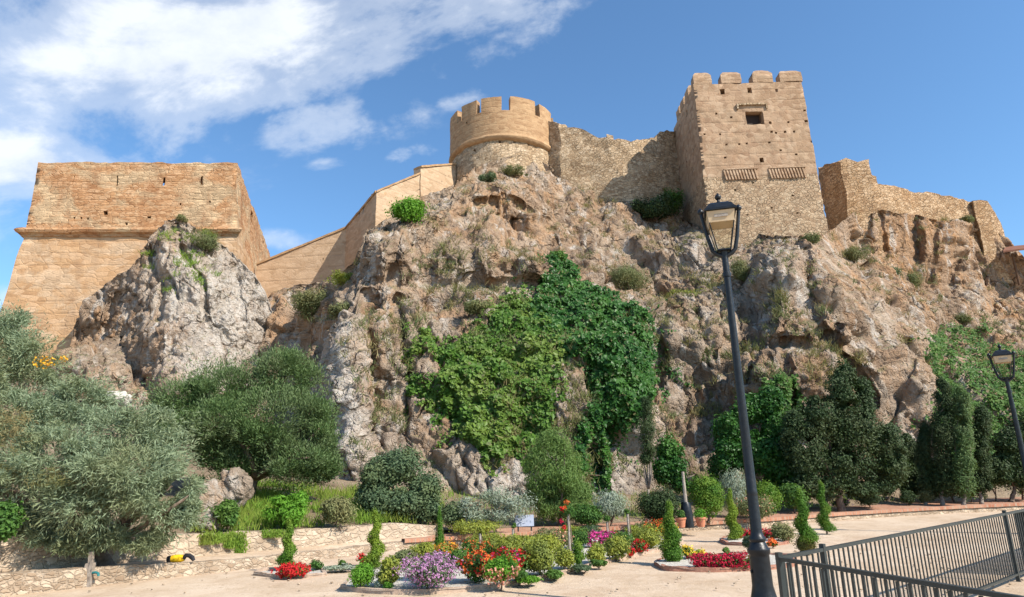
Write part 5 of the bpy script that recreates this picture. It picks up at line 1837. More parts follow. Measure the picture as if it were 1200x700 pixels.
# trailing grass spilling over the retaining wall
r = r_(303)
pp, nn = [], []
for (px, ln_, wd) in [(298, .42, .28), (290, .3, .18), (262, .22, .3), (330, .14, .5), (275, .18, .2)]:
    c = bank(px, 0)
    iu_ = int(np.argmin(np.abs(UW[:, 0] / UW[:, 1] - (px - 600) / 760)))
    q = UW[iu_]
    m = 500
    zz = HU[iu_] + .03 - ln_ * r.random(m) ** .8
    pp.append(np.stack([q[0] + wd * .5 * r.normal(size=m) * .6, q[1] - .03 - .05 * r.random(m), zz], 1))
pp = np.concatenate(pp)
V, Q = leaf_quads(pp, unit(np.array([0, -1, .3]) + .4 * r.normal(size=pp.shape)), .09, .02, r, (0, 0, -1), .7)
o = mesh_from("trailing_grass", V, [Q], M_GRS, None, False)
tag(o, "green grass trailing down over the pale retaining wall", "grass", None, "stuff")


# ================================================================== growth on the rock
def creeper(name, label, polys, mat, n, L, W, seed, bulge=0.7, hole=0.12, hang=0.4):
    r = r_(seed)
    us, vs = [], []
    poly = np.array(polys, float)
    x0, y0 = poly.min(0)
    x1, y1 = poly.max(0)
    def inside(px, py):
        c = np.zeros(len(px), bool)
        j = len(poly) - 1
        for i in range(len(poly)):
            xi, yi = poly[i]
            xj, yj = poly[j]
            k = ((yi > py) != (yj > py)) & (px < (xj - xi) * (py - yi) / (yj - yi + 1e-9) + xi)
            c ^= k
            j = i
        return c
    px, py = r.uniform(x0 - 8, x1 + 8, n * 4), r.uniform(y0 - 8, y1 + 8, n * 4)
    nz = np.stack([px * .06, py * .06, px * 0], 1)
    k = inside(px + 10 * fbm(nz, seed, 4, .7) + 9 * fbm(nz * 4, seed + 2, 2), py + 12 * fbm(nz + 9, seed + 1, 4, .7) + 9 * fbm(nz * 4 + 3, seed + 4, 2))
    px, py = px[k], py[k]
    P, N = CLIFF.look(px, py)
    out = unit(N * .6 + np.array([0.1, -1.0, 0.25]))
    # leafy cushions of different depth
    q = P * np.array([1, .6, 1])
    F1, F2, ID = worley(q / 0.75, seed)
    cush = np.clip(1 - F1 * 1.35, 0, 1) ** .7 * .6 + .45 * (ID - .2) + .5 * fbm(q * .5, seed + 3, 2)
    ed = np.clip((F2 - F1) / .22, 0, 1)
    keep = (fbm(q * .8, seed + 6, 3) > -0.7 + hole) & (r.random(len(P)) < .18 + .82 * ed)
    dep = bulge * np.clip(cush, 0.02, 2) * (r.random(len(P)) ** .35)
    P = P + out * dep[:, None] + r.normal(0, .05, P.shape)
    # lift away a little under each cushion so that it overhangs
    P[:, 2] -= hang * .15 * r.random(len(P))
    P, out, F1 = P[keep][:n], out[keep][:n], F1[keep][:n]
    Nn = unit(out + np.array([0, 0, .55]) + .75 * unit(r.normal(size=P.shape)))
    sz = r.uniform(.5, 1.2, len(P))
    V, Q = leaf_quads(P, Nn, L * sz, W * sz, r, (0, 0, -1), .35, .12)
    e = empty(name, P[np.argmin(P[:, 2])])
    tag(e, label, "creeper")
    # most leaves are fresh, a few have dried; thin runners trail out past the edge
    dry = r.random(len(Q)) < .045
    cx, cy = poly.mean(0)
    RV, RN = [], []
    for i in range(int(10 + len(Q) / 1500)):
        j = int(r.integers(len(poly)))
        p = poly[j] + (poly[(j + 1) % len(poly)] - poly[j]) * r.random()
        d = np.array([(p[0] - cx) * .25 + r.normal(0, 8), abs(r.normal(22, 12)) * (1 if p[1] > cy - 20 else -.4)])
        m = int(r.integers(25, 70))
        tt = r.random(m)
        S, SN = CLIFF.look(p[0] - d[0] * .3 + d[0] * tt * 1.3 + r.normal(0, 2.0, m) + 3 * np.sin(tt * 9 + i), p[1] - d[1] * .3 + d[1] * tt * 1.3)
        RV.append(S + SN * r.uniform(.03, .16, (m, 1)))
        RN.append(SN)
    RV, RN = np.concatenate(RV), np.concatenate(RN)
    V2, Q2 = leaf_quads(RV, unit(RN * .5 + np.array([0, -.7, .5]) + .5 * r.normal(size=RV.shape)), L * .7, W * .7, r, (0, 0, -1), .35, .12)
    mesh_from("foliage", np.concatenate([V, V2]), [np.concatenate([Q[~dry], Q2 + len(V)])], mat, e, False)
    Vd = V.reshape(-1, 4, 3)[dry].reshape(-1, 3)
    mesh_from("dry_leaves", Vd, [np.arange(len(Vd)).reshape(-1, 4)], M_SCR, e, False)
    mb = MB()
    for i in range(5):
        a, b = np.array([cx, cy]) * .5 + poly[np.argmax(poly[:, 1])] * .5, poly[int(r.integers(len(poly)))]
        tt = np.linspace(0, .75, 14)
        S, SN = CLIFF.look(a[0] + (b[0] - a[0]) * tt + r.normal(0, 3, 14), a[1] - 4 + (b[1] - a[1]) * tt)
        mb.tube(S + SN * .06, .035, 5)
    mb.build("stems", M_BARK, e, True, None)
    return e


creeper("wall_creeper", "light green leafy creeper, the left of the two big masses on the rock",
        [(560, 385), (585, 345), (618, 342), (640, 372), (655, 392), (660, 425), (650, 455), (645, 500), (628, 522), (605, 538), (570, 535), (545, 515), (527, 480), (520, 450), (522, 420), (535, 405)],
        M_IVYL, 32000, .22, .165, 401, .6, .15)
creeper("wall_creeper", "thin yellowish creeper strands left of the light green mass on the rock",
        [(484, 395), (505, 388), (520, 410), (518, 445), (528, 480), (535, 510), (520, 505), (500, 478), (482, 455), (480, 420)], M_IVYL, 3200, .2, .13, 402, .4, .55)
creeper("wall_creeper", "deep green dense creeper falling down the middle of the rock",
        [(650, 292), (672, 300), (690, 330), (735, 352), (760, 372), (768, 420), (768, 445), (752, 470), (735, 488), (712, 492), (700, 470), (690, 440), (668, 420), (640, 385), (625, 350), (632, 335), (655, 318)],
        M_IVYD, 42000, .22, .165, 403, .65, .08)
creeper("wall_creeper", "narrow dark creeper tail hanging below the deep green mass",
        [(690, 478), (722, 482), (738, 500), (720, 520), (704, 560), (690, 600), (668, 600), (672, 540), (684, 500)], M_IVYD, 8000, .19, .14, 404, .5, .3)
creeper("wall_creeper", "bright green creeper on the right rock above the cypresses",
        [(1085, 395), (1110, 385), (1150, 388), (1160, 410), (1200, 415), (1260, 420), (1260, 560), (1180, 560), (1110, 560), (1098, 500), (1088, 430)], M_GRN, 34000, .20, .15, 405, .7, .15)
creeper("wall_creeper", "small green creeper clinging to the dark rock by the lamp post",
        [(905, 445), (930, 440), (935, 470), (915, 500), (890, 490)], M_GRN, 2500, .2, .14, 406, .5, .3)


def cliff_bush(label, u, v, w_, h_, mat, seed, n=2600, L=.12, W=.05, name="cliff_shrub", src=None, fwd=.2, **kw):
    P, N = (src or CLIFF).look(u, v)
    p = P[0] + N[0] * fwd * .3
    k = mpp(u, v, p[1])
    kw.setdefault('rag', .4)
    return bush(name, label, "shrub", p, w_ * k, h_ * k, mat, n, L, W, seed, **kw)


cliff_bush("bright green leafy shrub at the foot of the stepped wall", 478, 258, 46, 34, M_BRT, 501, 4500, .16, .09)
cliff_bush("rounded grey green shrub on the ledge right of the deep green creeper", 740, 328, 56, 38, M_SCR, 502, 7000, .16, .035, axis=(0, 0, 1), axis_w=.5)
cliff_bush("dark scrubby shrub growing on top of the left rock bluff", 243, 296, 34, 34, M_SCR, 503, 4200, .13, .035, axis=(0, 0, 1), axis_w=.4, src=BLUFF)
cliff_bush("small yellow green tuft on the tip of the left rock bluff", 213, 262, 18, 9, M_SCR, 504, 900, .12, .035, src=BLUFF)
cliff_bush("brownish shrub in the gap between left bluff and main cliff", 350, 366, 52, 38, M_SCR, 505, 5000, .16, .05)
cliff_bush("yellow green low shrub on the shelf below the stepped wall", 398, 330, 56, 16, M_YEL, 506, 2800, .14, .05)
cliff_bush("olive scrub hanging on the shoulder below the yellow green shelf", 392, 372, 30, 24, M_SCR, 507, 2600, .14, .05)
cliff_bush("green shrub strip right under the round tower", 603, 194, 44, 12, M_SCR, 508, 2400, .16, .06)
cliff_bush("small green shrub left below the round tower", 573, 205, 28, 13, M_MID, 509, 1600, .16, .06)
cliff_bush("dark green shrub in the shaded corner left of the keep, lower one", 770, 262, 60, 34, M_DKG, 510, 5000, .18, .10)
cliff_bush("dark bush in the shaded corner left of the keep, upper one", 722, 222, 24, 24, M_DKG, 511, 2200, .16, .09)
cliff_bush("mid green ivy bush deep in the shadow beside the keep", 790, 240, 34, 32, M_GRN, 512, 2800, .18, .11)
cliff_bush("dark grass like shrub in the cleft below the keep corner", 868, 340, 24, 40, M_SCR, 513, 3000, .18, .035, axis=(0, 0, 1), axis_w=.6)
cliff_bush("green shrub at the right foot of the keep", 953, 284, 28, 16, M_SCR, 514, 2000, .16, .045)
cliff_bush("dark green spiky shrub sloping down from the keep, upper one", 1005, 306, 42, 22, M_SCR, 515, 3200, .2, .035, axis=(0, 0, 1), axis_w=.6)
cliff_bush("dark green spiky shrub sloping down from the keep, middle one", 1045, 322, 40, 20, M_MID, 516, 3000, .2, .035, axis=(0, 0, 1), axis_w=.6)
cliff_bush("dark green spiky shrub sloping down from the keep, lowest one", 1076, 338, 30, 24, M_SCR, 517, 2600, .2, .035, axis=(0, 0, 1), axis_w=.6)
cliff_bush("small olive shrub high under the right hand wall", 1130, 262, 16, 12, M_SCR, 518, 900, .16, .06)
cliff_bush("pale green low growth on the ledge right of the rounded shrub", 803, 350, 60, 14, M_YEL, 519, 2600, .14, .04)
cliff_bush("little green bush at the very top of the deep green creeper", 660, 302, 24, 18, M_GRN, 520, 1500, .16, .1)
cliff_bush("olive shrub on the rock above the light green creeper", 560, 362, 50, 18, M_SCR, 521, 2400, .14, .06)
cliff_bush("small bush at the foot of the ochre wall's rock", 1132, 380, 20, 16, M_SCR, 522, 1000, .16, .06)

# small tufts dotted over the rock: beyond counting
def cliff_tufts(src, n_t, per, seed, u0, u1, v0, v1, mat, name, label, Lh=.3, thr=.1, minup=0.05):
    r = r_(seed)
    u, v = r.uniform(u0, u1, n_t * 8), r.uniform(v0, v1, n_t * 8)
    P, N = src.look(u, v)
    f = fbm(P * .35, seed, 3)
    k = (f > thr) & (N[:, 2] > minup)
    P, N = P[k][:n_t], N[k][:n_t]
    P2 = np.repeat(P, per, 0) + r.normal(0, .16, (len(P) * per, 3)) * np.array([1, .6, .5])
    grass(name, P2, np.repeat(N, per, 0), Lh, .035, mat, seed, label, .55, "grass tufts")


cliff_tufts(CLIFF, 600, 26, 601, 320, 1200, 215, 560, M_DRY, "dry_tufts", "dry straw coloured grass tufts dotted over the cliff")
cliff_tufts(CLIFF, 900, 26, 602, 320, 1200, 220, 600, M_SCR, "green_tufts", "small olive green tufts growing in the cracks of the cliff", .26, .05)
cliff_tufts(BLUFF, 70, 26, 603, 130, 250, 258, 345, M_GRS, "bluff_tufts", "fresh green tufts along the top edge of the left bluff", .26, -.1, .3)
# ================================================================== garden plants on the sand
def gb(px, py):
    return ground(px, py, 0.03)


def pxbush(name, label, cat, px, pyb, w_, h_, mat, seed, n=2600, L=.045, W=.03, **kw):
    b = gb(px, pyb)
    k = mpp(px, pyb, b[1])
    return bush(name, label, cat, b, w_ * k, h_ * k, mat, n, L, W, seed, **kw)


def spiral(label, px, pyt, pyb, w_, mat, seed, turns=2.2, ball=None, ball_mat=None, cone=False):
    b = gb(px, pyb)
    k = mpp(px, pyb, b[1])
    H, Wd = (pyb - pyt) * k * 1.03, w_ * k * 1.05
    e = empty("spiral_topiary", b)
    tag(e, label, "topiary", "clipped spiral topiaries")
    bl = []
    z0 = 0.06 * H
    if ball:
        bl0 = [[b[0], b[1], b[2] + Wd * .48, Wd * .52, Wd * .52, Wd * .48]]
        foliage("ball", bl0, 3500, .035, .02, ball_mat or mat, e, seed + 9, .3, .08)
        z0 = Wd * .75
    n = 44
    for i in range(n):
        t_ = i / (n - 1)
        z = z0 + (H - z0) * t_
        rad = Wd * .5 * (1 - .80 * t_)
        cr_ = .85 if cone else .55
        bl.append([b[0], b[1], b[2] + z, rad * cr_ + .015, rad * cr_ + .015, H * .03])
        if cone:
            rad *= 1.05
        a = 2 * np.pi * turns * t_ + seed
        off = rad * .55
        s = rad * .78 + .02
        bl.append([b[0] + off * np.cos(a), b[1] + off * np.sin(a), b[2] + z, s, s, H * .052])
    foliage("foliage", bl, 9000, .034, .018, mat, e, seed, .35, .1, 0, .4)
    mb = MB()
    mb.tube([b - np.array([0, 0, .05]), b + np.array([0, 0, H * .5]), b + np.array([0, 0, H * .95])], [.022, .016, .006], 7)
    mb.build("trunk", M_BARK, e)
    return e


spiral("dark green spiral topiary with red flowers at its foot, furthest left", 336, 614, 668, 17, M_TOP, 1, 2.4)
spiral("golden green spiral topiary left of the lilac daisy bush", 439, 604, 667, 20, M_TOY, 2, 2.3)
spiral("tall bright green spiral topiary on a ball in the front brick bed", 789, 594, 659, 20, M_TOP, 3, 1.6, ball=True, cone=True)
spiral("slim golden spiral topiary in the back brick bed", 861, 578, 633, 15, M_TOY, 4, 2.3)
spiral("green spiral topiary on a bronze ball, nearest the fence", 946, 580, 648, 19, M_TOP, 5, 1.9, ball=True, ball_mat=M_TOB)
spiral("green spiral topiary standing further back, right of the bronze balled one", 969, 569, 624, 16, M_TOP, 6, 2.2)
# thin pyramid
b = gb(515, 652)
k_ = mpp(515, 640, b[1])
tree("pyramid_cypress", "thin bright green pyramid cypress at the back of the flower bed", "topiary", b, [[b[0], b[1], b[2] + .15 + .055 * i, .11 - .0065 * i, .11 - .0065 * i, .07] for i in range(15)], M_TOP, 5000, .04, .016, .02, 77, None, None, 2, .4, .15)

F = lambda *a: list(a)
pxbush("clipped_shrub", "bright green clipped squarish bush at the left tip of the bed", "bush", 424, 689, 32, 27, M_BRT, 11, 5200, .035, .02, rag=.12, nb=14)
pxbush("golden_shrub", "yellow green shrub between the squarish bush and the lilac daisies", "bush", 456, 688, 30, 36, M_YEL, 12, 3200, rag=.3)
pxbush("daisy_bush", "wide bush covered in lilac daisies at the front of the bed", "flowers", 500, 690, 80, 40, M_MID, 13, 6000, .04, .02, depth=.9, rag=.25, flowers=[('lilac', 1000, .032, .0, 1.4)])
pxbush("geranium_clump", "orange red flower clump between the lilac daisies and salmon ball", "flowers", 556, 683, 46, 34, M_GRN, 14, 2600, .05, .035, flowers=[('orange', 130, .05, .35, 1.5), ('red', 90, .05, .2, 1.4)])
pxbush("coleus_ball", "green ball bush with salmon pink front at the bed's front edge", "bush", 587, 688, 42, 36, M_BRT, 15, 4200, .04, .028, rag=.12, flowers=[('salmon', 150, .045, .0, .62)])
pxbush("geranium_clump", "red and pink geranium clump just behind the salmon ball", "flowers", 598, 676, 52, 30, M_GRN, 16, 2600, .05, .035, flowers=[('red', 170, .05, .45, 1.5), ('magenta', 50, .045, .5, 1.5)])
pxbush("edging_plant", "low fresh green plants right of the salmon ball", "bush", 620, 684, 34, 9, M_BRT, 17, 1400, .05, .02, axis=(0, 0, 1), axis_w=.5)
pxbush("golden_shrub", "largest round yellow green shrub in the middle of the bed", "bush", 633, 675, 42, 40, M_YEL, 18, 5200, rag=.22, nb=14)
pxbush("golden_shrub", "round yellow green shrub right against the largest one", "bush", 663, 668, 26, 28, M_YEL, 19, 3000, rag=.22)
pxbush("conifer_shrub", "small conical green and bronze conifer right of the round yellow shrubs", "bush", 679, 667, 17, 36, M_TOP, 20, 2600, .035, .018, rag=.2, blobs=None, axis=(0, 0, 1), axis_w=.4)
pxbush("golden_shrub", "yellow green shrub in front of the magenta flowers", "bush", 698, 660, 26, 24, M_YEL, 21, 2800, rag=.25)
pxbush("golden_shrub", "twin headed yellow green shrub left of the bright red clump", "bush", 722, 655, 34, 28, M_YEL, 22, 3400, rag=.25)
pxbush("edging_plant", "low dark green plant at the bed's edge below the magenta flowers", "bush", 702, 664, 22, 9, M_GRN, 23, 900)
pxbush("begonia_clump", "bright red flower clump at the right front edge of the bed", "flowers", 750, 648, 18, 14, M_GRN, 24, 700, flowers=[('red', 110, .045, .15, 1.5)])
pxbush("begonia_clump", "small red flower clump left of the bright red one", "flowers", 739, 651, 9, 9, M_GRN, 25, 400, flowers=[('red', 40, .045, .15, 1.5)])
pxbush("golden_shrub", "loose yellow green shrub behind the bright red clump", "bush", 761, 643, 36, 26, M_YEL, 26, 3200, rag=.3)
pxbush("golden_shrub", "olive shrub dotted with amber at the right end of the bed", "bush", 784, 637, 26, 26, M_YEL, 27, 2500, rag=.3, flowers=[('amber', 50, .04, .3, 1.4)])
pxbush("canna_clump", "orange flower clump at the far right end of the bed", "flowers", 772, 627, 34, 17, M_GRN, 28, 1400, .06, .03, flowers=[('orange', 110, .05, .4, 1.5), ('red', 50, .05, .4, 1.5)])
pxbush("petunia_clump", "magenta flower mound by the standard rose stakes", "flowers", 703, 641, 50, 17, M_GRN, 29, 1600, .05, .03, depth=.5, flowers=[('magenta', 260, .055, .2, 1.5), ('white', 30, .05, .0, .6)])
pxbush("begonia_clump", "small red flowers right of the magenta mound", "flowers", 719, 634, 12, 10, M_GRN, 30, 400, flowers=[('red', 40, .045, .3, 1.5)])
pxbush("euonymus_shrub", "wide yellow green shrub behind the wooden stakes", "bush", 614, 657, 70, 32, M_YEL, 31, 4600, rag=.3, depth=.8)
pxbush("euonymus_shrub", "green shrub with rusty flowers behind the orange clump", "bush", 556, 657, 46, 24, M_GRN, 32, 2600, rag=.3, flowers=[('rust', 60, .05, .5, 1.5)])
pxbush("euonymus_shrub", "yellow shrub topped with rusty red flowers behind the lilac daisies", "bush", 522, 662, 36, 26, M_YEL, 33, 2600, rag=.3, flowers=[('rust', 70, .05, .5, 1.5), ('amber', 30, .04, .4, 1.4)])
pxbush("euonymus_shrub", "olive shrub with a few pink blooms left of the magenta mound", "bush", 655, 645, 40, 22, M_SCR, 34, 2400, rag=.3, flowers=[('salmon', 40, .04, .3, 1.4)])
pxbush("lettuce_plant", "tiny lime green plant at the foot of the golden shrub", "plant", 455, 690, 12, 6, M_BRT, 35, 300)
pxbush("sage_plant", "small dusty green plant left of the lilac daisies", "plant", 445, 689, 14, 9, M_SIL, 36, 500)
pxbush("begonia_clump", "red flower mat at the foot of the dark left spiral", "flowers", 344, 675, 40, 12, M_GRN, 37, 900, depth=.45, flowers=[('red', 320, .05, .1, 1.6)])
pxbush("begonia_clump", "single red bloom beside the golden spiral", "flowers", 424, 660, 9, 9, M_GRN, 38, 250, flowers=[('red', 30, .05, .3, 1.5)])
pxbush("lobelia_mat", "flat bluish grey flower mat between the two left spirals", "flowers", 398, 668, 46, 5, M_SIL, 39, 1400, .05, .03, depth=.5, stem=False)
pxbush("dark_tuft", "little dark tuft in the bluish flower mat", "plant", 401, 667, 9, 11, M_GRN, 40, 300)
pxbush("dark_tuft", "little dark leafy tuft right of the left spiral's red mat", "plant", 371, 668, 16, 11, M_GRN, 41, 500)
pxbush("begonia_row", "long row of deep crimson flowers in the front brick bed", "flowers", 845, 666, 58, 14, M_GRN, 42, 1600, depth=.45, blobs=[[*(gb(845 + i * 9.0, 665) + np.array([0, 0, .09])), .12, .13, .1] for i in range(-3, 4)], flowers=[('dark_red', 520, .045, .0, 3)])
pxbush("marigold_plant", "yellow marigolds behind the ball of the tall bright spiral", "flowers", 806, 655, 15, 15, M_GRN, 43, 600, flowers=[('yellow', 70, .045, .35, 1.5)])
pxbush("marigold_plant", "smaller pale yellow marigolds right of the larger ones", "flowers", 819, 653, 12, 9, M_BRT, 44, 400, flowers=[('yellow', 30, .04, .35, 1.5)])
pxbush("edging_plant", "small dark green tuft on the gravel behind the crimson row", "plant", 852, 650, 11, 8, M_GRN, 45, 400)
pxbush("begonia_row", "red flower strip in the back brick bed behind the lamp post", "flowers", 894, 631, 46, 12, M_GRN, 46, 1300, depth=.45, blobs=[[*(gb(894 + i * 8.0, 631) + np.array([0, 0, .09])), .13, .13, .1] for i in range(-3, 4)], flowers=[('dark_red', 200, .05, .0, 3), ('red', 90, .05, .0, 3)])
pxbush("rose_shrub", "green rose shrub with tall thin shoots right of the lamp post", "bush", 918, 634, 32, 22, M_SCR, 47, 2200, rag=.45, gap=.2)
pxbush("sage_plant", "blue green bushy plant left of the lamp post foot", "plant", 879, 645, 17, 18, M_MID, 48, 1200)
pxbush("begonia_clump", "small orange blooms right of the lamp post", "flowers", 905, 640, 14, 5, M_GRN, 49, 200, flowers=[('orange', 30, .045, .2, 1.5)])
pxbush("edging_plant", "low bronze tuft at the right end of the crimson row", "plant", 884, 664, 16, 12, M_SCR, 50, 600)

for i, (px, py, w_, h_, mt, lab) in enumerate([
        (474, 664, 34, 20, M_SCR, "olive filler shrub behind the golden shrub left of the daisies"), (496, 656, 30, 20, M_YEL, "yellow green filler shrub behind the daisies"),
        (540, 664, 30, 20, M_GRN, "green filler shrub between rusty and orange flowers"), (580, 654, 34, 22, M_YEL, "yellow green filler shrub just right of the rose headed stake"),
        (642, 652, 40, 26, M_YEL, "yellow green filler shrub behind the largest round shrub"), (640, 640, 46, 22, M_SCR, "olive filler shrub left of the taller rose"),
        (680, 642, 26, 22, M_GRN, "green filler shrub right of the taller rose's stake"), (668, 634, 40, 18, M_YEL, "yellow green filler shrub behind the taller rose"),
        (730, 646, 30, 24, M_GRN, "green filler shrub behind the small red clump"), (744, 634, 26, 20, M_YEL, "yellow green filler shrub right of the pale thick stake"),
        (694, 630, 30, 14, M_MID, "grey green filler plant behind the magenta mound"), (610, 683, 24, 14, M_GRN, "green filler plant beside the low fresh green plants"),
        (650, 677, 20, 8, M_GRN, "low green edging between the round yellow shrubs"), (684, 669, 30, 7, M_MID, "grey green mat along the bed edge by the conical conifer"),
        (573, 642, 60, 18, M_YEL, "long yellow green filler at the back of the bed"), (755, 626, 40, 14, M_SCR, "olive filler behind the orange flower clump")]):
    pxbush("filler_shrub", lab, "bush", px, py, w_, h_, mt, 700 + i, 2600, rag=.4, gap=.15, depth=.6)

# standard roses on stakes
def standard(label, px, pyb, pyt, seed, head=.1, blooms=None, mat=None):
    b = gb(px, pyb)
    k = mpp(px, pyb, b[1])
    H = (pyb - pyt) * k
    e = empty("standard_rose", b)
    tag(e, label, "rose", "standard roses tied to stakes")
    mb = MB()
    mb.tube([b - np.array([0, 0, .1]), b + np.array([0, 0, H * .9])], [.026, .022], 8)
    mb.build("stake", M_POST, e)
    mb = MB()
    mb.tube([b + np.array([.04, 0, -.05]), b + np.array([.045, 0.01, H * .5]), b + np.array([.02, 0, H])], [.014, .011, .008], 6)
    mb.build("stem", M_BARK, e)
    c = b + np.array([0, 0, H])
    hb = crown_blobs(c, (head * 1.2, head * 1.2, head), 5, head * .6, r_(seed))
    foliage("leaves", hb, 420, .05, .03, mat or M_GRN, e, seed, .8, .4)
    if blooms:
        rr = r_(seed)
        for col, off in blooms:
            p = c + np.array([off[0], -.06, off[1]])
            V, Q = leaf_quads(np.repeat(p[None], 26, 0) + rr.normal(0, .02, (26, 3)), unit(rr.normal(size=(26, 3)) + np.array([0, -1, .3])), .05, .045, rr)
            mesh_from("bloom", V, [Q], PET[col], e, False)


M_POST = flat_mat("weathered_post", (0.23, 0.19, 0.155), (0.40, 0.345, 0.29), 0.9, 12, 0.4)
standard("stake with yellowish rose head behind the orange clump", 563, 656, 624, 1, .10, None, M_YEL)
standard("bare pale stake rising behind the salmon ball", 602, 655, 618, 2, .05)
standard("taller rose with several dark red blooms on its stake", 668, 650, 600, 3, .16, [('rust', (-.02, .16)), ('red', (-.12, .02)), ('dark_red', (-.15, -.22)), ('red', (-.1, -.33)), ('orange', (-.08, .05))])
standard("thin dark stake rising out of the magenta mound", 713, 640, 610, 4, .07)
standard("pale thick stake right of the magenta mound", 738, 640, 600, 5, .05)


# ================================================================== furniture
M_IRON = flat_mat("black_painted_iron", (0.006, 0.007, 0.009), (0.016, 0.018, 0.021), 0.36, 14, 0.15, 0.35, 0.0)
M_RAIL = flat_mat("dark_green_grey_paint", (0.016, 0.022, 0.022), (0.03, 0.037, 0.036), 0.45, 10, 0.1, 0.5)
m_, t_ = newmat("lantern_glass")
b_ = t_.n('ShaderNodeBsdfGlass')
b_.inputs['Roughness'].default_value = 0.02
b_.inputs['IOR'].default_value = 1.05
b_.inputs['Color'].default_value = (0.95, 0.95, 0.93, 1)
o_ = t_.n('ShaderNodeOutputMaterial')
t_.t.links.new(b_.outputs[0], o_.inputs[0])
M_GLASS = m_
M_REFL = flat_mat("lantern_reflector", (0.50, 0.36, 0.21), (0.62, 0.47, 0.30), 0.5, 8)


def lamp(label, base, H, rot, lean=0.0):
    """street lamp: H is the height of the arm joint"""
    e = empty("street_lamp", base)
    tag(e, label, "street lamp", "street lamps")
    b = np.asarray(base, float)
    mb = MB()
    s = 1.0
    prof = [(0.0, -.1), (.20, -.1), (.20, .06), (.175, .10), (.155, .14), (.135, .22), (.118, .30), (.114, .62), (.116, .64), (.13, .66), (.13, .70), (.112, .72), (.10, .75), (.085, .78), (.098, .80), (.098, .825), (.078, .85),
            (.066, .90), (.062, 1.3), (.060, 1.32), (.066, 1.34), (.060, 1.36), (.056, 2.0), (.048, 3.0), (.042, H - .5), (.042, H - .28), (.055, H - .275), (.055, H - .22), (.041, H - .215), (.040, H)]
    mb.lathe(prof, 24, b)
    mb.build("pole", M_IRON, e, True, 40)
    mb = MB()
    mb.tube([b + np.array([-.118, -.02, .46]), b + np.array([-.128, -.02, .46])], .02, 8)
    mb.build("inspection_bolt", M_IRON, e, True, 40)
    cr_, sr_ = math.cos(rot), math.sin(rot)
    def W(x, y, z):
        return b + np.array([x * cr_ - y * sr_, x * sr_ + y * cr_, z])
    j = H
    hw, hz = .235, H + .60
    for sx in (-1, 1):
        mb = MB()
        pts = [(0, 0, j - .04), (sx * .03, 0, j + .015), (sx * .10, 0, j + .05), (sx * .145, 0, j + .10), (sx * .185, 0, j + .27), (sx * .235, 0, j + .58), (sx * .245, 0, j + .64)]
        mb.tube([W(*p) for p in pts], [.033, .033, .031, .028, .025, .023, .022], 10)
        c = W(sx * .246, 0, j + .66)
        mb.lathe([(0, -.045), (.026, -.036), (.040, -.012), (.040, .012), (.024, .034), (.012, .044), (0.0, .058)], 14, c)
        mb.build("arm", M_IRON, e, True, 45)
    # hood: four sided roof with finial
    mb = MB()
    sq = lambda h_, z: [W(-h_, -h_, z), W(h_, -h_, z), W(h_, h_, z), W(-h_, h_, z)]
    lev = [(.190, hz), (.205, hz + .004), (.205, hz + .03), (.19, hz + .035), (.15, hz + .10), (.11, hz + .135), (.06, hz + .15), (.0, hz + .152)]
    rings = np.array([[*sq(h_, z), sq(h_, z)[0]] for h_, z in lev])
    mb.grid(rings)
    mb.lathe([(.05, 0), (.036, .02), (.02, .035), (.018, .06), (.036, .075), (.044, .098), (.036, .122), (.018, .136), (.012, .15), (0, .165)], 14, W(0, 0, hz + .148))
    mb.build("hood", M_IRON, e, True, 30)
    # reflector box under the hood
    mb = MB()
    a, c2 = sq(.178, hz - .003), sq(.158, hz - .155)
    mb.hexa(c2, a)
    rf = mb.build("reflector", M_REFL, e, True, 30)
    mb = MB()
    mb.box((-.085, -.006, -.02), (.085, 0, .02))
    V, Q, T = mb.arrays()
    V = np.array([W(v[0], -.171 + v[1], hz - .075 + v[2]) for v in V])
    mesh_from("vent_slot", V, [Q], M_POST, rf)
    # glass panes below, tapering to the joint
    t4, b4 = sq(.155, hz - .157), sq(.085, j + .09)
    for i in range(4):
        k = (i + 1) % 4
        mb = MB()
        n = np.cross(b4[k] - b4[i], t4[i] - b4[i])
        n = n / np.linalg.norm(n) * .004
        mb.hexa([b4[i], b4[k], b4[k] + n, b4[i] + n], [t4[i], t4[k], t4[k] + n, t4[i] + n])
        mb.build("pane", M_GLASS, e, False)
    mb = MB()
    for i in range(4):
        mb.tube([b4[i], t4[i]], .008, 6)
    mb.tube([W(0, 0, j - .02), W(0, 0, j + .088)], [.04, .05], 10)
    mb.hexa(sq(.09, j + .075), sq(.09, j + .092))
    mb.build("lantern_frame", M_IRON, e, True, 40)
    return e


D1 = 7.4
lb = ground(897.5, 719, 0)
d_ = ray(843, 302)
zj = EYE + d_[2] * np.linalg.norm(lb[:2]) / np.linalg.norm(d_[:2])
lamp("tall black street lamp with glass lantern standing beside the fence corner", lb, float(zj), R(-14))
p2 = at(1180, 447, 16.0)
lamp("smaller looking black street lamp further off at the right edge", np.array([p2[0], p2[1], 0.0]), float(p2[2]), R(-30))


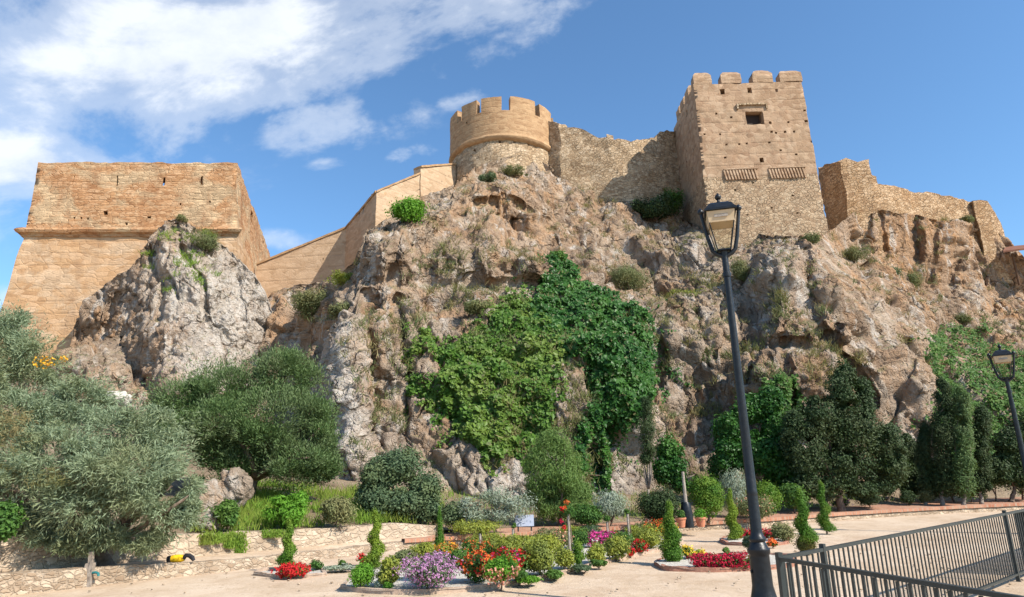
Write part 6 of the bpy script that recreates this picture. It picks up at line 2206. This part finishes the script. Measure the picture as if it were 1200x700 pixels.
# fence
def fence():
    zt, zb = 0.88, 0.07
    P0 = ground(911, 654.5, zt)
    P1 = ground(1200, 598, zt)
    Q1 = ground(1185, 700, zt)
    P2 = P0 + (P1 - P0) * 1.75
    Q2 = P0 + (Q1 - P0) * 1.9
    for (A, B, lab, mesh_from_k) in ((P0, P2, "dark green metal railing running away to the right behind the lamp", 0.80), (P0 + (Q1 - P0) * .012, Q2, "dark metal railing coming forward from the corner at the lamp", None)):
        e = empty("metal_fence", (A[0], A[1], 0))
        tag(e, lab, "fence", "metal railings by the lamp")
        d = (B - A)
        L = np.linalg.norm(d)
        d = d / L
        nrm = np.array([-d[1], d[0], 0])
        def bar(p, q, w_, t_):
            mb = MB()
            ax = unit(q - p)
            s = nrm * t_ / 2
            o = np.cross(ax, nrm) * w_ / 2
            mb.hexa([p - s - o, p + s - o, p + s + o, p - s + o], [q - s - o, q + s - o, q + s + o, q - s + o])
            return mb
        up = np.array([0, 0, 1.0])
        a0, b0 = A.copy(), B.copy()
        for z, nm in ((zt, "top_rail"), (zb, "bottom_rail")):
            p, q = a0.copy(), b0.copy()
            p[2] = q[2] = z
            bar(p, q, .03 if z == zt else .028, .04).build(nm, M_RAIL, e, True, 30)
        n = int(L / .1)
        for i in range(n + 1):
            p = A + d * (L * i / n)
            p = p.copy()
            if i in (8, 62, 100) and mesh_from_k or (i % 24 == 0 and not mesh_from_k):
                lo, hi = p.copy(), p.copy()
                lo[2], hi[2] = -.05, zt + .05
                mb = bar(lo, hi, .045, .045)
                mb.build("post", M_RAIL, e, True, 30)
            elif i < 100:
                lo, hi = p.copy(), p.copy()
                lo[2], hi[2] = zb + .018, zt - .021
                bar(lo, hi, .018 if mesh_from_k else .024, .012).build("bar", M_RAIL, e, False)
        if mesh_from_k:
            # fine mesh screen tied to the far end: thin real wires
            mb = MB()
            s0 = L * .545
            for k in range(int((L - s0) / .03)):
                p = A + d * (s0 + k * .03) + nrm * .04
                lo, hi = p.copy(), p.copy()
                lo[2], hi[2] = .1, zt
                mb.tube([lo, hi], .009, 4, False)
            for k in range(27):
                p, q = A + d * s0 + nrm * .05, B + nrm * .05
                p, q = p.copy(), q.copy()
                p[2] = q[2] = .1 + .0295 * k
                mb.tube([p, q], .006, 4, False)
            mb.build("mesh_screen", M_RAIL, e, False)


fence()

# pale post rising from a black tapered base
p = bank(803.5, 18.2)
e = empty("garden_post", p)
tag(e, "pale slim post rising from a black tapered base between two clipped bushes", "post")
k_ = mpp(803, 590, 18.2)
mb = MB()
mb.lathe([(0, -.05), (.17, -.05), (.165, .05), (.15, .35), (.125, .52), (.10, .58), (0, .585)], 16, p)
mb.build("base", M_IRON, e, True, 35)
mb = MB()
mb.tube([p + np.array([0, 0, .5]), p + np.array([0, 0, .9]), p + np.array([0, 0, 1.35])], [.05, .042, .036], 10)
mb.build("shaft", M_POST, e, True, 35)

# terracotta pots beside it
M_TERR = flat_mat("terracotta", (0.42, 0.15, 0.08), (0.55, 0.24, 0.14), 0.85, 8, 0.2)
for px, lab in ((797, "orange flower pot left of the black post base"), (819, "orange flower pot with green plant right of the black post base")):
    p = bank(px - 1 if px < 800 else px, 17.7)
    e = empty("flower_pot", p)
    tag(e, lab, "flower pot", "terracotta pots by the post")
    mb = MB()
    mb.lathe([(0, 0), (.09, 0), (.125, .19), (.14, .195), (.14, .235), (.115, .235), (.105, .2), (0, .195)], 16, p)
    mb.build("pot", M_TERR, e, True, 35)
    foliage("plant", [[p[0], p[1], p[2] + .3, .12, .12, .12]], 400, .06, .03, M_BRT if px > 800 else M_GRN, e, int(px))

# pale information panel in front of the olive tree
p = bank(614, 18.0)
e = empty("information_panel", p)
tag(e, "small pale blue information panel on legs under the olive tree", "panel")
M_PANEL = flat_mat("panel_face", (0.27, 0.30, 0.38), (0.38, 0.41, 0.50), 0.4, 3)
mb = MB()
z1 = at(614, 617, 18.0)[2]
z2 = at(614, 604, 18.0)[2]
hw = 11 * mpp(614, 610, 18)
mb.hexa([p * (1, 1, 0) + np.array([x, y, z1]) for x, y in ((-hw, 0), (hw, 0), (hw, .03), (-hw, .03))], [p * (1, 1, 0) + np.array([x, y + .12, z2]) for x, y in ((-hw, 0), (hw, 0), (hw, .03), (-hw, .03))])
mb.build("panel", M_PANEL, e, True, 30)
for s in (-.7, .7):
    mb = MB()
    mb.tube([p + np.array([hw * s, .035, -.1]), np.array([p[0] + hw * s, p[1] + .07, z1 + .05])], .018, 8)
    mb.build("leg", M_IRON, e, True, 40)


# yellow and black bag on the low wall
i_ = int(np.argmin(np.abs((LB[:, 0] / LB[:, 1]) - (240 - 600) / 765)))
pc = offset(LB, .18)[i_]
pc = np.array([pc[0], pc[1], HL[i_]])
e = empty("duffel_bag", pc)
tag(e, "yellow bag with black ends and strap left lying on the low stone wall", "bag")
M_YFAB = flat_mat("yellow_fabric", (0.62, 0.36, 0.01), (0.78, 0.50, 0.02), 0.7, 12, 0.3)
M_BFAB = flat_mat("black_fabric", (0.012, 0.012, 0.016), (0.03, 0.03, 0.035), 0.75, 12, 0.3)
ax = np.array([1.0, 0.12, 0.0])
mb = MB()
mb.lathe([(0.0, -.125), (.05, -.125), (.064, -.09), (.068, 0), (.064, .09), (.05, .125), (0, .125)], 16, pc + np.array([-.02, 0, .066]), ax)
mb.build("body", M_YFAB, e, True, 50, disp=[(9, .016, 3)])
mb = MB()
mb.lathe([(0, -.06), (.05, -.06), (.062, -.03), (.060, .012), (.05, .02)], 14, pc + np.array([-.15, -.012, .064]), ax)
mb.build("end_pocket", M_BFAB, e, True, 50, disp=[(9, .012, 5)])
mb = MB()
mb.tube(pc + np.array([[.10, -.01, .07], [.14, -.02, .12], [.20, -.01, .115], [.26, 0, .07], [.29, 0, .022]]), [.04, .038, .04, .042, .03], 8)
mb.build("strap", M_BFAB, e, True, 50)

# small stone post with a tap below the tamarisk
p = ground(103, 686, 0)
e = empty("water_post", p)
tag(e, "grey stone water post with a blue green tap against the low wall", "water tap")
mb = MB()
mb.hexa([p + np.array([x, y, -.05]) for x, y in ((-.075, -.06), (.075, -.06), (.075, .06), (-.075, .06))], [p + np.array([x, y, .36]) for x, y in ((-.06, -.05), (.06, -.05), (.06, .05), (-.06, .05))], .06)
mb.hexa([p + np.array([x, y, .363]) for x, y in ((-.035, -.03), (.04, -.03), (.04, .03), (-.035, .03))], [p + np.array([x, y, .54]) for x, y in ((-.03, -.03), (.03, -.03), (.03, .03), (-.03, .03))], .06)
mb.build("shaft", M_BARP, e, True, 40, disp=[(8, .012, 3)])
mb = MB()
q = p + np.array([.075, -.03, .2])
mb.tube([q, q + np.array([.07, -.03, .01]), q + np.array([.12, -.04, -.005]), q + np.array([.13, -.04, -.05])], .022, 8)
mb.build("tap", flat_mat("teal_paint", (0.02, 0.13, 0.14), (0.04, 0.2, 0.2), 0.5), e, True, 40)


# boulders
def boulder(label, c, rad, seed, mat=None):
    mb = MB()
    th, ph = np.linspace(0, 2 * np.pi, 41), np.linspace(0, np.pi, 22)
    T_, P_ = np.meshgrid(th, ph, indexing='ij')
    D = np.stack([np.cos(T_) * np.sin(P_), np.sin(T_) * np.sin(P_), np.cos(P_)], -1)
    f = 1 + .42 * fbm(D.reshape(-1, 3) * 1.6, seed, 4).reshape(T_.shape)
    F1, F2, ID = worley(D.reshape(-1, 3) * 1.5, seed)
    f = f * (0.8 + .5 * np.clip((F2 - F1), 0, .5).reshape(T_.shape))
    mb.grid(np.asarray(c, float) + D * f[..., None] * np.asarray(rad))
    o = mb.build("boulder", mat or M_ROCK, None, True, None)
    tag(o, label, "boulder")


p = at(137, 468, 20)
boulder("smooth pale oval boulder showing above the grey green tree", p, (.42, .4, .26), 1, M_STOP and M_GRAV)
p = bank(240, 15.2)
boulder("tall pinkish boulder on the bank between the two left trees", at(243, 590, 16.5), (.35, .35, .6), 2)
boulder("low pale boulder at the grassy bank's left end", at(241, 612, 15.0), (.3, .25, .24), 3)
boulder("upright rock under the pine's left side", at(275, 575, 17.0), (.4, .4, .55), 4)
# loose stones on the sand
r = r_(900)
pp = []
mb = MB()
for i in range(220):
    px, py = r.uniform(0, 1200), r.uniform(640, 700)
    p = ground(px, py, 0)
    if p[1] > np.interp(p[0], LB[:, 0], LB[:, 1]) - .3:
        continue
    s = r.uniform(.008, .026)
    mb.lathe([(0, -s * .5), (s, -s * .2), (s * .9, s * .3), (0, s * .6)], 6, p)
o = mb.build("loose_stones", M_STON, None, True, None, weld=False)
tag(o, "small loose pebbles scattered over the sand", "pebbles", None, "stuff")
